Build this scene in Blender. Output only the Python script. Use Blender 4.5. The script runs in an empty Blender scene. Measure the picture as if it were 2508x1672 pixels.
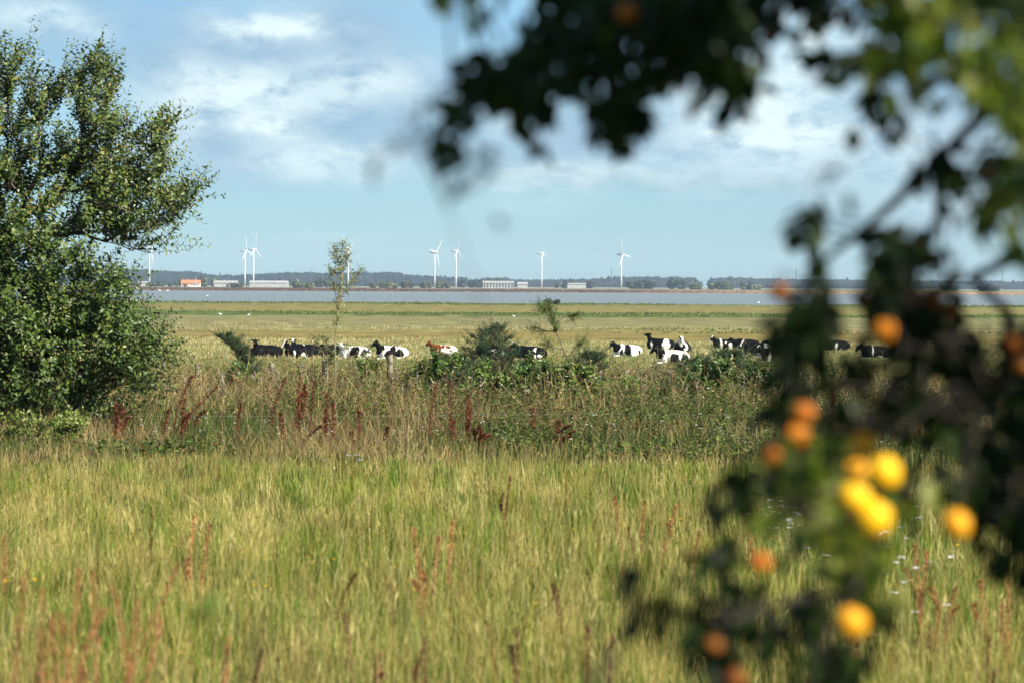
import bpy, bmesh, math, random
import numpy as np
from mathutils import Vector, Matrix, Euler

R = math.radians
sc = bpy.context.scene
COL = sc.collection
rng = np.random.RandomState(7)
random.seed(7)

# ------------------------------------------------------------------ camera
FPX = 6967.0            # focal length in pixels of the 2508 px wide photograph
CAMZ = 4.0
cam_d = bpy.data.cameras.new('camera')
cam = bpy.data.objects.new('camera', cam_d)
COL.objects.link(cam)
cam_d.sensor_width = 36.0
cam_d.lens = 100.0
cam_d.clip_start = 0.05
cam_d.clip_end = 20000
cam.location = (0, 0, CAMZ)
PITCH = math.atan((836 - 698.5) / FPX)
ROLL = R(-0.30)
cam.matrix_world = Matrix.Translation((0, 0, CAMZ)) @ Matrix.Rotation(R(90) - PITCH, 4, 'X') @ Matrix.Rotation(-ROLL, 4, 'Z')
cam_d.dof.use_dof = True
cam_d.dof.focus_distance = 85.0
cam_d.dof.aperture_fstop = 6.1
cam_d.dof.aperture_blades = 0
sc.camera = cam
CM = np.array(cam.matrix_world.to_3x3())

def P(px, py, D):
    """world point seen at photo pixel (2508x1672) at forward distance D"""
    d = np.array([(px - 1254) / FPX, (836 - py) / FPX, -1.0])
    w = CM @ d
    w = w / w[1] * D
    return np.array([w[0], w[1], w[2] + CAMZ])

# ------------------------------------------------------------------ sky and sun
SUN_EL, SUN_AZ = 38.0, 52.0      # azimuth: degrees to the right of straight behind the camera
sdir = Vector((math.sin(R(SUN_AZ)) * math.cos(R(SUN_EL)), -math.cos(R(SUN_AZ)) * math.cos(R(SUN_EL)), math.sin(R(SUN_EL))))
sl = bpy.data.lights.new('sun', 'SUN')
sl.energy = 5.0
sl.angle = R(0.5)
sl.color = (1.0, 0.93, 0.80)
so = bpy.data.objects.new('sun', sl)
COL.objects.link(so)
so.rotation_euler = sdir.to_track_quat('Z', 'Y').to_euler()
so.location = (30, -30, 40)

world = bpy.data.worlds.new("World")
sc.world = world
world.use_nodes = True
wt = world.node_tree
wt.nodes.clear()

def wn(t, **k):
    n = wt.nodes.new(t)
    for a, b in k.items():
        setattr(n, a, b)
    return n

def wm(op, a, b=None, c=None, clamp=False):
    n = wn('ShaderNodeMath', operation=op, use_clamp=clamp)
    for i, v in enumerate((a, b, c)):
        if v is None:
            continue
        if isinstance(v, (int, float)):
            n.inputs[i].default_value = v
        else:
            wt.links.new(v, n.inputs[i])
    return n.outputs[0]

def wmix(f, a, b):
    n = wn('ShaderNodeMix', data_type='RGBA')
    for i, v in ((0, f), (6, a), (7, b)):
        if isinstance(v, (tuple, float, int)):
            n.inputs[i].default_value = v
        else:
            wt.links.new(v, n.inputs[i])
    return n.outputs[2]

sky = wn('ShaderNodeTexSky', sky_type='NISHITA')
sky.sun_disc = False
sky.sun_elevation = R(SUN_EL)
# sky_rotation: 0 = sun towards +Y, clockwise seen from above
sky.sun_rotation = math.atan2(sdir.x, sdir.y)
sky.air_density = 1.0
sky.dust_density = 0.5
sky.ozone_density = 2.2
tc = wn('ShaderNodeTexCoord')
sep = wn('ShaderNodeSeparateXYZ')
wt.links.new(tc.outputs['Generated'], sep.inputs[0])
az = wm('ARCTAN2', sep.outputs[0], sep.outputs[1])
el = wm('ARCSINE', sep.outputs[2])
cmb = wn('ShaderNodeCombineXYZ')
wt.links.new(wm('MULTIPLY', az, 1.0), cmb.inputs[0])
wt.links.new(wm('MULTIPLY', el, 1.9), cmb.inputs[1])

def wnoise(scale, detail, rough, seed):
    m = wn('ShaderNodeMapping')
    m.inputs['Location'].default_value = (seed, seed * 1.7, seed * 0.3)
    wt.links.new(cmb.outputs[0], m.inputs[0])
    n = wn('ShaderNodeTexNoise')
    n.inputs['Scale'].default_value = scale
    n.inputs['Detail'].default_value = detail
    n.inputs['Roughness'].default_value = rough
    wt.links.new(m.outputs[0], n.inputs['Vector'])
    return n.outputs['Fac']

n_big = wnoise(17, 4, 0.55, 3.1)
n_d1 = wnoise(26, 5, 0.6, 8.4)
n_d2 = wnoise(26, 5, 0.6, 15.2)
n_fine = wnoise(60, 6, 0.62, 21.0)
da = wm('MULTIPLY_ADD', wm('SUBTRACT', n_d1, 0.5), 0.055, az)
de = wm('MULTIPLY_ADD', wm('SUBTRACT', n_d2, 0.5), 0.020, el)

def sky_ae(px, py):
    p = P(px, py, 1.0) - np.array([0, 0, CAMZ])
    p = p / np.linalg.norm(p)
    return math.atan2(p[0], p[1]), math.asin(p[2])

def blobs(lst):
    tot = None
    for (vx, vy, rx, ry, amp) in lst:      # in pixels of the 2352 px view
        a0, e0 = sky_ae(vx * 1.0663, vy * 1.0663)
        ra, re = rx * 1.0663 / FPX, ry * 1.0663 / FPX
        x = wm('DIVIDE', wm('SUBTRACT', da, a0), ra)
        y = wm('DIVIDE', wm('SUBTRACT', de, e0), re)
        d = wm('MULTIPLY_ADD', x, x, wm('MULTIPLY', y, y))
        g = wm('POWER', math.e, wm('MULTIPLY', d, -1.0))
        tot = wm('MULTIPLY', g, amp) if tot is None else wm('MULTIPLY_ADD', g, amp, tot)
    return tot

grey = blobs([(190, 60, 330, 120, 1.0), (480, 170, 260, 130, .9), (700, 140, 200, 70, 1.1), (560, 330, 300, 100, 1.0), (800, 40, 120, 50, .9),
              (780, 250, 200, 140, .7), (1000, 190, 160, 90, .6), (1650, 330, 500, 120, .9), (1250, 340, 300, 90, .6), (2150, 260, 300, 200, .8), (2100, 500, 260, 60, .5), (1000, 30, 60, 60, .2)])
brite = blobs([(600, 62, 150, 38, 1.2), (100, 40, 120, 45, .75), (630, 285, 70, 38, 1.0), (740, 368, 150, 42, .85), (420, 220, 160, 90, .6),
               (620, 215, 220, 50, .7), (860, 170, 130, 60, .7), (340, 330, 130, 60, .4), (1840, 90, 110, 80, .9), (1720, 215, 160, 70, .9), (1950, 330, 330, 90, .65), (1720, 300, 200, 40, .6),
               (1230, 412, 170, 24, .55), (1500, 400, 260, 40, .45), (1180, 250, 120, 80, .4), (2250, 470, 250, 60, .5), (1250, 470, 90, 20, .25), (760, 550, 120, 14, .15)])
# generic clouds for the sky outside the photographed part
out_m = wm('MULTIPLY', wm('SMOOTH_MIN', 1.0, wm('MAXIMUM', wm('MULTIPLY', wm('SUBTRACT', wm('ABSOLUTE', az), 0.20), 8.0), wm('MULTIPLY', wm('SUBTRACT', el, 0.12), 10.0)), 0.1), 1.0, clamp=True)
gen = wm('MULTIPLY', wm('SUBTRACT', n_big, 0.55), 5.0, clamp=True)
out_c = wm('MULTIPLY', out_m, gen)
gfac = wm('MULTIPLY', wm('ADD', wm('MULTIPLY', grey, wm('MULTIPLY_ADD', n_big, 0.9, 0.42)), out_c), 0.95, clamp=True)
bfac = wm('MULTIPLY', wm('MULTIPLY', wm('ADD', brite, wm('MULTIPLY', out_c, 0.6)), wm('MULTIPLY_ADD', n_fine, 3.6, -0.95, clamp=True)), 1.0, clamp=True)
SK = 0.10
tint = wn('ShaderNodeMix', data_type='RGBA', blend_type='MULTIPLY')
tint.inputs[0].default_value = 1.0
wt.links.new(sky.outputs[0], tint.inputs[6])
tint.inputs[7].default_value = (0.285, 0.455, 0.60, 1)
def skc(r, g, b):
    return (r / SK, g / SK, b / SK, 1)
CL_GREY = (0.124, 0.198, 0.275)
CL_WHITE = (0.36, 0.43, 0.44)
veil = wm('MULTIPLY', wm('MULTIPLY', wm('SUBTRACT', el, 0.006), 20.0, clamp=True), wm('MULTIPLY_ADD', n_big, 1.6, -0.25), clamp=True)
c0 = wmix(wm('MULTIPLY', veil, 0.65), tint.outputs[2], skc(0.225, 0.31, 0.352))
c1 = wmix(wm('MULTIPLY', gfac, 0.8), c0, skc(*CL_GREY))
c2 = wmix(bfac, c1, skc(*CL_WHITE))
bg = wn('ShaderNodeBackground')
bg.inputs['Strength'].default_value = SK
wt.links.new(c2, bg.inputs['Color'])
wo = wn('ShaderNodeOutputWorld')
wt.links.new(bg.outputs[0], wo.inputs['Surface'])

sc.view_settings.view_transform = 'Standard'
sc.view_settings.look = 'None'
sc.view_settings.exposure = 1.25
sc.view_settings.gamma = 1.0
sc.view_settings.use_curve_mapping = False
sc.render.engine = 'CYCLES'
sc.cycles.use_denoising = True
sc.cycles.max_bounces = 7
sc.cycles.transparent_max_bounces = 8
sc.cycles.volume_bounces = 0
sc.render.film_transparent = False

# ------------------------------------------------------------------ helpers
def tag(o, label=None, cat=None, group=None, kind=None):
    if label: o['label'] = label
    if cat: o['category'] = cat
    if group: o['group'] = group
    if kind: o['kind'] = kind
    return o

ORD = 'first second third fourth fifth sixth seventh eighth ninth tenth eleventh twelfth thirteenth fourteenth fifteenth sixteenth seventeenth eighteenth nineteenth twentieth'.split()
ORD += ['twenty-' + o for o in ORD[:9]] + ['thirtieth'] + ['thirty-' + o for o in ORD[:9]] + ['fortieth'] + ['forty-' + o for o in ORD[:9]]

def empty(name, loc, **k):
    o = bpy.data.objects.new(name, None)
    o.empty_display_size = 0.2
    o.location = tuple(float(v) for v in loc)
    COL.objects.link(o)
    return tag(o, **k)

def link(name, me, mats, parent=None, loc=(0, 0, 0)):
    o = bpy.data.objects.new(name, me)
    for m in (mats if isinstance(mats, (list, tuple)) else [mats]):
        if not me.materials or len(me.materials) < len(mats if isinstance(mats, (list, tuple)) else [mats]):
            me.materials.append(m)
    o.location = tuple(float(v) for v in loc)
    COL.objects.link(o)
    if parent is not None:
        o.parent = parent
    return o

def mesh_np(name, V, F, C=None, smooth=False):
    """V (n,3), F (m,k) index array with uniform k, C (n,3) colours"""
    me = bpy.data.meshes.new(name)
    V = np.ascontiguousarray(V, dtype=np.float32)
    F = np.ascontiguousarray(F, dtype=np.int32)
    m, k = F.shape
    me.vertices.add(len(V))
    me.vertices.foreach_set('co', V.ravel())
    me.loops.add(m * k)
    me.loops.foreach_set('vertex_index', F.ravel())
    me.polygons.add(m)
    me.polygons.foreach_set('loop_start', np.arange(0, m * k, k, dtype=np.int32))
    try:
        me.polygons.foreach_set('loop_total', np.full(m, k, dtype=np.int32))
    except Exception:
        pass
    if smooth:
        me.polygons.foreach_set('use_smooth', np.ones(m, dtype=bool))
    if C is not None:
        a = me.color_attributes.new('Col', 'FLOAT_COLOR', 'POINT')
        c4 = np.ones((len(V), 4), dtype=np.float32)
        c4[:, :3] = C
        a.data.foreach_set('color', c4.ravel())
    me.update(calc_edges=True)
    return me

def hash2(ix, iy, seed):
    h = (ix.astype(np.int64) * 374761393 + iy.astype(np.int64) * 668265263 + seed * 974634777) & 0xffffffff
    h = ((h ^ (h >> 13)) * 1274126177) & 0xffffffff
    return ((h ^ (h >> 16)) & 0xffff) / 65535.0

def vnoise(x, y, seed=0):
    x = np.asarray(x, dtype=float); y = np.asarray(y, dtype=float)
    ix = np.floor(x); iy = np.floor(y)
    fx = x - ix; fy = y - iy
    fx = fx * fx * (3 - 2 * fx); fy = fy * fy * (3 - 2 * fy)
    a = hash2(ix, iy, seed); b = hash2(ix + 1, iy, seed)
    c = hash2(ix, iy + 1, seed); d = hash2(ix + 1, iy + 1, seed)
    return (a * (1 - fx) + b * fx) * (1 - fy) + (c * (1 - fx) + d * fx) * fy

def fbm(x, y, seed=0, octv=4):
    t = 0; a = 0.5; s = 0
    for i in range(octv):
        t = t + a * vnoise(np.asarray(x) * 2 ** i, np.asarray(y) * 2 ** i, seed + i * 17)
        s += a; a *= 0.5
    return t / s

def norm(v):
    return v / np.maximum(np.linalg.norm(v, axis=-1, keepdims=True), 1e-9)

# ------------------------------------------------------------------ materials
def base_mat(name):
    m = bpy.data.materials.new(name)
    m.use_nodes = True
    nt = m.node_tree
    return m, nt, nt.nodes['Principled BSDF'], nt.nodes['Material Output']

def leaf_mat(name, transl=0.35, rough=0.55, spec=0.3, gain=1.0):
    m, nt, bs, out = base_mat(name)
    at = nt.nodes.new('ShaderNodeAttribute'); at.attribute_name = 'Col'
    hs = nt.nodes.new('ShaderNodeHueSaturation'); hs.inputs['Value'].default_value = gain
    nt.links.new(at.outputs['Color'], hs.inputs['Color'])
    nt.links.new(hs.outputs[0], bs.inputs['Base Color'])
    bs.inputs['Roughness'].default_value = rough
    bs.inputs['Specular IOR Level'].default_value = spec
    tr = nt.nodes.new('ShaderNodeBsdfTranslucent')
    g2 = nt.nodes.new('ShaderNodeHueSaturation'); g2.inputs['Value'].default_value = 1.3; g2.inputs['Saturation'].default_value = 1.15
    nt.links.new(hs.outputs[0], g2.inputs['Color'])
    nt.links.new(g2.outputs[0], tr.inputs['Color'])
    mx = nt.nodes.new('ShaderNodeMixShader'); mx.inputs[0].default_value = transl
    nt.links.new(bs.outputs[0], mx.inputs[1]); nt.links.new(tr.outputs[0], mx.inputs[2])
    nt.links.new(mx.outputs[0], out.inputs['Surface'])
    return m

def noise_mat(name, c1, c2, scale=5.0, rough=0.8, bump=0.0, spec=0.3, stretch=(1, 1, 1), detail=5, lo=.35, hi=.65):
    m, nt, bs, out = base_mat(name)
    tcn = nt.nodes.new('ShaderNodeTexCoord')
    mp = nt.nodes.new('ShaderNodeMapping'); mp.inputs['Scale'].default_value = stretch
    nz = nt.nodes.new('ShaderNodeTexNoise'); nz.inputs['Scale'].default_value = scale; nz.inputs['Detail'].default_value = detail
    rp = nt.nodes.new('ShaderNodeValToRGB')
    rp.color_ramp.elements[0].position = lo; rp.color_ramp.elements[0].color = (*c1, 1)
    rp.color_ramp.elements[1].position = hi; rp.color_ramp.elements[1].color = (*c2, 1)
    nt.links.new(tcn.outputs['Object'], mp.inputs[0]); nt.links.new(mp.outputs[0], nz.inputs['Vector'])
    nt.links.new(nz.outputs['Fac'], rp.inputs[0]); nt.links.new(rp.outputs[0], bs.inputs['Base Color'])
    bs.inputs['Roughness'].default_value = rough
    bs.inputs['Specular IOR Level'].default_value = spec
    if bump:
        bp = nt.nodes.new('ShaderNodeBump'); bp.inputs['Strength'].default_value = bump
        nt.links.new(nz.outputs['Fac'], bp.inputs['Height']); nt.links.new(bp.outputs[0], bs.inputs['Normal'])
    return m

M_GRASS = leaf_mat('grass_blades', 0.24, 0.6, 0.2)
M_WEED = leaf_mat('weed_leaves', 0.15, 0.65, 0.15, .78)
M_LEAF = leaf_mat('willow_leaves', 0.15, 0.42, 0.35, .78)
M_FRUITLEAF = leaf_mat('fruit_tree_leaves', 0.42, 0.5, 0.25)
M_NEEDLE = leaf_mat('spruce_needles', 0.08, 0.7, 0.12, .72)
M_FARTREE = leaf_mat('far_tree_foliage', 0.1, 0.9, 0.1)
M_DOCK = leaf_mat('dock_seeds', 0.15, 0.8, 0.1)
M_BARK = noise_mat('bark', (0.05, 0.04, 0.03), (0.13, 0.11, 0.085), 30, 0.9, 0.5)
M_TWIG = noise_mat('dark_twig', (0.012, 0.010, 0.008), (0.032, 0.025, 0.018), 60, 0.8, 0.3)
M_PALEBARK = noise_mat('pale_bark', (0.13, 0.115, 0.06), (0.24, 0.21, 0.12), 30, 0.8, 0.3)
M_POST = noise_mat('weathered_post_wood', (0.10, 0.09, 0.06), (0.26, 0.235, 0.17), 9, 0.9, 0.5, 0.2, (6, 6, .7))
M_WIRE = noise_mat('galvanised_wire', (0.22, 0.23, 0.23), (0.34, 0.35, 0.35), 20, 0.45)
M_TURB = noise_mat('turbine_white_paint', (0.46, 0.47, 0.49), (0.52, 0.52, 0.52), 0.2, 0.5)
M_WALL = noise_mat('white_rendered_wall', (0.50, 0.50, 0.48), (0.6, 0.6, 0.57), 0.6, 0.8)
M_BRICK = noise_mat('brick_wall', (0.26, 0.13, 0.10), (0.36, 0.20, 0.15), 2, 0.9)
M_ROOF = noise_mat('orange_tile_roof', (0.34, 0.12, 0.05), (0.50, 0.18, 0.07), 1.2, 0.8)
M_BARN = noise_mat('pale_barn_sheet', (0.24, 0.25, 0.24), (0.36, 0.36, 0.34), 0.4, 0.7)
M_BARNROOF = noise_mat('grey_barn_roof', (0.20, 0.20, 0.19), (0.30, 0.30, 0.28), 0.5, 0.8)
M_DARK = noise_mat('dark_opening', (0.02, 0.02, 0.02), (0.04, 0.04, 0.045), 2, 0.6)
M_BIRD = noise_mat('white_feathers', (0.75, 0.75, 0.74), (0.82, 0.82, 0.81), 10, 0.8)

# ------------------------------------------------------------------ terrain
SHORE0, SHORE1 = 585.0, 1640.0
def gz(x, y):
    x = np.asarray(x, float); y = np.asarray(y, float)
    y = y + (fbm(x * .014, x * 0, 77, 5) - .5) * 46 * np.exp(-((y - 585) / 60) ** 2) + (fbm(x * .02, x * 0 + 3, 78, 5) - .5) * 20 * np.exp(-((y - 372) / 30) ** 2)
    z = np.interp(y, [-60, 0, 8, 12, 25, 40, 62, 72, 90, 115, 140, 340, 362, 372, 385, 470, 540, 560, 574, 590, 640, 1590, 1640, 1655, 1700, 9000],
                     [2.5, 2.4, 2.34, 2.27, 1.98, 1.62, 1.22, 1.0, .45, .06, 0, 0, .10, .34, .05, 0, .02, .10, .28, -.35, -1.2, -1.2, -.35, .5, .7, .7])
    near = np.clip((y - 6) / 30, 0, 1) * np.clip((110 - y) / 40, 0, 1)
    z = z + (fbm(x * .25, y * .18, 5) - .5) * .22 * near
    mid = np.clip((y - 115) / 60, 0, 1) * np.clip((560 - y) / 80, 0, 1)
    z = z + (fbm(x * .06, y * .03, 9) - .5) * .35 * mid
    z = z + (fbm(x * .05, y * .1, 19) - .5) * .45 * np.exp(-((y - 372) / 14) ** 2)
    z = z + (fbm(x * .035, y * .1, 29) - .5) * .5 * np.exp(-((y - 568) / 16) ** 2)
    return z

ys = np.concatenate([np.arange(-60, 8, 4), np.arange(8, 120, 1.0), np.arange(120, 330, 3), np.arange(330, 400, 1.5), np.arange(400, 540, 5), np.arange(540, 620, 1.5),
                     np.arange(620, 1600, 60), np.arange(1600, 1720, 8), np.geomspace(1720, 8600, 40)])
NX = 161
us = np.linspace(-1, 1, NX)
hw = np.maximum(60, 0.42 * np.abs(ys) + 40)
GX = us[None, :] * hw[:, None]
GY = np.repeat(ys[:, None], NX, 1)
# the near shore drifts a little towards the camera at the right
def shore_shift(x, y):
    return y
GZ = gz(GX, GY)
V = np.stack([GX, GY, GZ], -1).reshape(-1, 3)
i = np.arange(len(ys) - 1)[:, None] * NX + np.arange(NX - 1)[None, :]
F = np.stack([i, i + 1, i + NX + 1, i + NX], -1).reshape(-1, 4)
me = mesh_np('ground', V, F, smooth=True)

m, nt, bs, out = base_mat('meadow_ground')
geo = nt.nodes.new('ShaderNodeNewGeometry')
sp = nt.nodes.new('ShaderNodeSeparateXYZ'); nt.links.new(geo.outputs['Position'], sp.inputs[0])
def mnoise(scale, sx, sy, det=5, rough=.6):
    mp = nt.nodes.new('ShaderNodeMapping'); mp.inputs['Scale'].default_value = (sx, sy, 1)
    nt.links.new(geo.outputs['Position'], mp.inputs[0])
    nz = nt.nodes.new('ShaderNodeTexNoise'); nz.inputs['Scale'].default_value = scale; nz.inputs['Detail'].default_value = det; nz.inputs['Roughness'].default_value = rough
    nt.links.new(mp.outputs[0], nz.inputs['Vector'])
    return nz.outputs['Fac']
def mm(op, a, b=None, c=None, clamp=False):
    n = nt.nodes.new('ShaderNodeMath'); n.operation = op; n.use_clamp = clamp
    for i_, v in enumerate((a, b, c)):
        if v is None: continue
        if isinstance(v, (int, float)): n.inputs[i_].default_value = v
        else: nt.links.new(v, n.inputs[i_])
    return n.outputs[0]
wob = mm('ADD', mm('MULTIPLY', mm('SUBTRACT', mnoise(1, .02, .012, 4), .5), 0.22), mm('MULTIPLY', mm('SUBTRACT', mnoise(1, .25, .06, 5, .7), .5), 0.13))
# 1/y makes bands evenly readable ; position in ramp t = (1/y scaled)
inv = mm('MULTIPLY', mm('DIVIDE', 100.0, mm('MAXIMUM', sp.outputs[1], 60.0)), 1.0)   # 100/y
t = mm('MULTIPLY_ADD', inv, 1.0, mm('MULTIPLY', wob, mm('MULTIPLY', inv, 1.0)))
rp = nt.nodes.new('ShaderNodeValToRGB'); nt.links.new(t, rp.inputs[0])
def bands():
    return [ (0.010, (.22, .21, .14)), (0.0585, (.20, .19, .13)), (0.062, (.16, .12, .10)), (0.165, (.16, .13, .09)), (0.1755, (.11, .135, .035)), (0.181, (.17, .16, .06)), (0.196, (.205, .175, .06)), (0.235, (.205, .175, .06)), (0.250, (.20, .18, .065)),
             (0.260, (.10, .125, .038)), (0.274, (.09, .12, .034)), (0.280, (.19, .18, .075)), (0.365, (.215, .195, .085)), (0.385, (.24, .22, .09)), (0.405, (.21, .17, .055)),
             (0.47, (.215, .17, .055)), (0.50, (.27, .235, .095)), (0.56, (.24, .23, .085)), (0.63, (.17, .18, .055)), (0.80, (.17, .15, .05)), (1.0, (.06, .055, .025)) ]
B = bands()
els = rp.color_ramp.elements
els[0].position = B[0][0]; els[0].color = (*B[0][1], 1)
els[1].position = B[-1][0]; els[1].color = (*B[-1][1], 1)
for p_, c_ in B[1:-1]:
    e_ = els.new(p_); e_.color = (*c_, 1)
nz1 = mnoise(1, .35, .10, 6, .65)
nz2 = mnoise(1, 3.0, 1.2, 4, .7)
nz3 = mnoise(1, .06, .05, 4, .6)
val = mm('MULTIPLY_ADD', nz1, 1.5, 0.0)
val = mm('MULTIPLY', val, mm('MULTIPLY_ADD', nz2, 0.9, 0.55))
hs = nt.nodes.new('ShaderNodeHueSaturation')
nt.links.new(rp.outputs[0], hs.inputs['Color']); nt.links.new(val, hs.inputs['Value'])
gm = nt.nodes.new('ShaderNodeMix'); gm.data_type = 'RGBA'
nt.links.new(mm('MULTIPLY', mm('SUBTRACT', nz3, .52), 5.0, clamp=True), gm.inputs[0])
nt.links.new(hs.outputs[0], gm.inputs[6])
h2 = nt.nodes.new('ShaderNodeHueSaturation'); h2.inputs['Hue'].default_value = 0.53; h2.inputs['Value'].default_value = .9
nt.links.new(hs.outputs[0], h2.inputs['Color']); nt.links.new(h2.outputs[0], gm.inputs[7])
nt.links.new(gm.outputs[2], bs.inputs['Base Color'])
bs.inputs['Roughness'].default_value = 0.95
bs.inputs['Specular IOR Level'].default_value = 0.05
bp = nt.nodes.new('ShaderNodeBump'); bp.inputs['Strength'].default_value = .6; bp.inputs['Distance'].default_value = .15
nt.links.new(nz2, bp.inputs['Height']); nt.links.new(bp.outputs[0], bs.inputs['Normal'])
M_GROUND = m
o = link('ground', me, M_GROUND); tag(o, kind='structure')

# water of the fjord
me = mesh_np('water', np.array([[-900, 560, -.12], [900, 560, -.12], [1400, 1670, -.12], [-1400, 1670, -.12]]), np.array([[0, 1, 2, 3]]))
m, nt, bs, out = base_mat('fjord_water')
geo = nt.nodes.new('ShaderNodeNewGeometry')
w1 = mnoise(1, .9, .16, 4, .6)
w2 = mnoise(1, .05, .010, 4, .6)
cr = nt.nodes.new('ShaderNodeValToRGB'); nt.links.new(w1, cr.inputs[0])
cr.color_ramp.elements[0].position = .3; cr.color_ramp.elements[0].color = (.09, .108, .108, 1)
cr.color_ramp.elements[1].position = .7; cr.color_ramp.elements[1].color = (.20, .22, .22, 1)
nt.links.new(cr.outputs[0], bs.inputs['Base Color'])
bs.inputs['Roughness'].default_value = .45
bs.inputs['Specular IOR Level'].default_value = .25
bp = nt.nodes.new('ShaderNodeBump'); bp.inputs['Strength'].default_value = 1.0; bp.inputs['Distance'].default_value = 1.2
nt.links.new(w1, bp.inputs['Height']); nt.links.new(bp.outputs[0], bs.inputs['Normal'])
o = link('water', me, m); tag(o, kind='structure')

# ------------------------------------------------------------------ leaves, blades, tubes in bulk
T_RHOMB = (np.array([[0, 0], [.45, .5], [1, 0], [.45, -.5]]), np.array([[0, 1, 2], [0, 2, 3]]))
T_LEAF = (np.array([[0, 0], [.22, .36], [.5, .5], [.78, .32], [1, 0], [.78, -.32], [.5, -.5], [.22, -.36]]),
          np.array([[0, 1, 2], [0, 2, 4], [2, 3, 4], [0, 4, 6], [4, 5, 6], [0, 6, 7]]))
T_BLADE = (np.array([[0, .5], [0, -.5], [.5, .38], [.5, -.38], [1, 0]]), np.array([[0, 1, 3], [0, 3, 2], [2, 3, 4]]))

def scatter(T, base, d, n, L, W, bend, C, fold=0.0, cvar=0.0):
    """instances of template T; d direction, n rough normal; bend along n"""
    uv, fc = T
    N = len(base)
    d = norm(d)
    s = norm(np.cross(d, n)); n = np.cross(s, d)
    u = uv[:, 0][None, :, None]; v = uv[:, 1][None, :, None]
    L = np.broadcast_to(L, (N,))[:, None, None]; W = np.broadcast_to(W, (N,))[:, None, None]; bend = np.broadcast_to(bend, (N,))[:, None, None]
    Vv = base[:, None, :] + d[:, None, :] * u * L * (1 - 0.3 * np.abs(bend) * u) + s[:, None, :] * v * W + n[:, None, :] * (bend * u * u * L + fold * np.abs(v) * W)
    Fv = fc[None, :, :] + (np.arange(N) * len(uv))[:, None, None]
    Cv = np.repeat(np.asarray(C)[:, None, :], len(uv), 1)
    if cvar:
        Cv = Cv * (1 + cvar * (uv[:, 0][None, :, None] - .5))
    return Vv.reshape(-1, 3), Fv.reshape(-1, 3), Cv.reshape(-1, 3)

def merge(parts):
    Vs, Fs, Cs, off = [], [], [], 0
    for V_, F_, C_ in parts:
        Vs.append(V_); Fs.append(F_ + off); Cs.append(C_); off += len(V_)
    return np.concatenate(Vs), np.concatenate(Fs), np.concatenate(Cs)

def tubes(p0, p1, r0, r1, k=5, C=None):
    N = len(p0)
    d = norm(p1 - p0)
    a = np.where(np.abs(d[:, 2:3]) < .9, np.array([[0, 0, 1.]]), np.array([[1., 0, 0]]))
    s = norm(np.cross(d, a)); t_ = np.cross(d, s)
    ang = np.arange(k) / k * 2 * np.pi
    ring = s[:, None, :] * np.cos(ang)[None, :, None] + t_[:, None, :] * np.sin(ang)[None, :, None]
    A = p0[:, None, :] + ring * np.asarray(r0)[:, None, None]
    Bq = p1[:, None, :] + ring * np.asarray(r1)[:, None, None]
    Vv = np.concatenate([A, Bq], 1).reshape(-1, 3)
    j = np.arange(k); j2 = (j + 1) % k
    f = np.concatenate([np.stack([j, j2, j2 + k], -1), np.stack([j, j2 + k, j + k], -1)])
    Fv = (f[None] + (np.arange(N) * 2 * k)[:, None, None]).reshape(-1, 3)
    Cv = np.ones((len(Vv), 3)) * .1 if C is None else np.repeat(np.asarray(C)[:, None, :], 2 * k, 1).reshape(-1, 3)
    return Vv, Fv, Cv

def chain_tubes(pts, r0, r1, k=6):
    pts = np.asarray(pts, float); n_ = len(pts) - 1
    rr = np.linspace(r0, r1, n_ + 1)
    ext = norm(pts[1:] - pts[:-1]) * (rr[1:, None] * .3)
    return tubes(pts[:-1], pts[1:] + ext, rr[:-1], rr[1:], k)

def smooth_path(pts, n_=24):
    pts = np.asarray(pts, float)
    k = len(pts)
    t_ = np.linspace(0, k - 1, n_)
    outp = []
    for q in t_:
        i1 = min(int(q), k - 2); f = q - i1
        p0, p1, p2, p3 = pts[max(i1 - 1, 0)], pts[i1], pts[i1 + 1], pts[min(i1 + 2, k - 1)]
        outp.append(.5 * ((2 * p1) + (-p0 + p2) * f + (2 * p0 - 5 * p1 + 4 * p2 - p3) * f * f + (-p0 + 3 * p1 - 3 * p2 + p3) * f ** 3))
    return np.array(outp)

def grow(nodes, seedpts, tip_r=.003, power=2.4, dirbias=.35):
    """connect nodes to a tree that starts from seedpts (a polyline, first = base). returns parents, points, radii"""
    pts = list(map(np.asarray, seedpts)); par = [-1] + list(range(len(seedpts) - 1))
    root = pts[0]
    dist0 = [0.0]
    for i_ in range(1, len(pts)):
        dist0.append(dist0[-1] + np.linalg.norm(pts[i_] - pts[i_ - 1]))
    sp_ = np.array(seedpts)
    dd = np.min(np.linalg.norm(nodes[:, None, :] - sp_[None], axis=2), axis=1)
    order = np.argsort(dd)
    arr = np.zeros((len(pts) + len(nodes), 3)); arr[:len(pts)] = np.array(pts)
    dl = np.zeros(len(arr)); dl[:len(pts)] = dist0
    n_ = len(pts)
    for o_ in order:
        q = nodes[o_]
        dv = np.linalg.norm(arr[:n_] - q, axis=1)
        cost = dv + dirbias * dl[:n_]
        b = int(np.argmin(cost))
        par.append(b); arr[n_] = q; dl[n_] = dl[b] + dv[b]
        n_ += 1
    par = np.array(par)
    rp_ = np.full(n_, tip_r ** power)
    child = np.zeros(n_)
    for i_ in range(n_ - 1, 0, -1):
        child[i_] += 0
        rp_[par[i_]] += rp_[i_]
    return par, arr, rp_ ** (1 / power)

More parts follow.
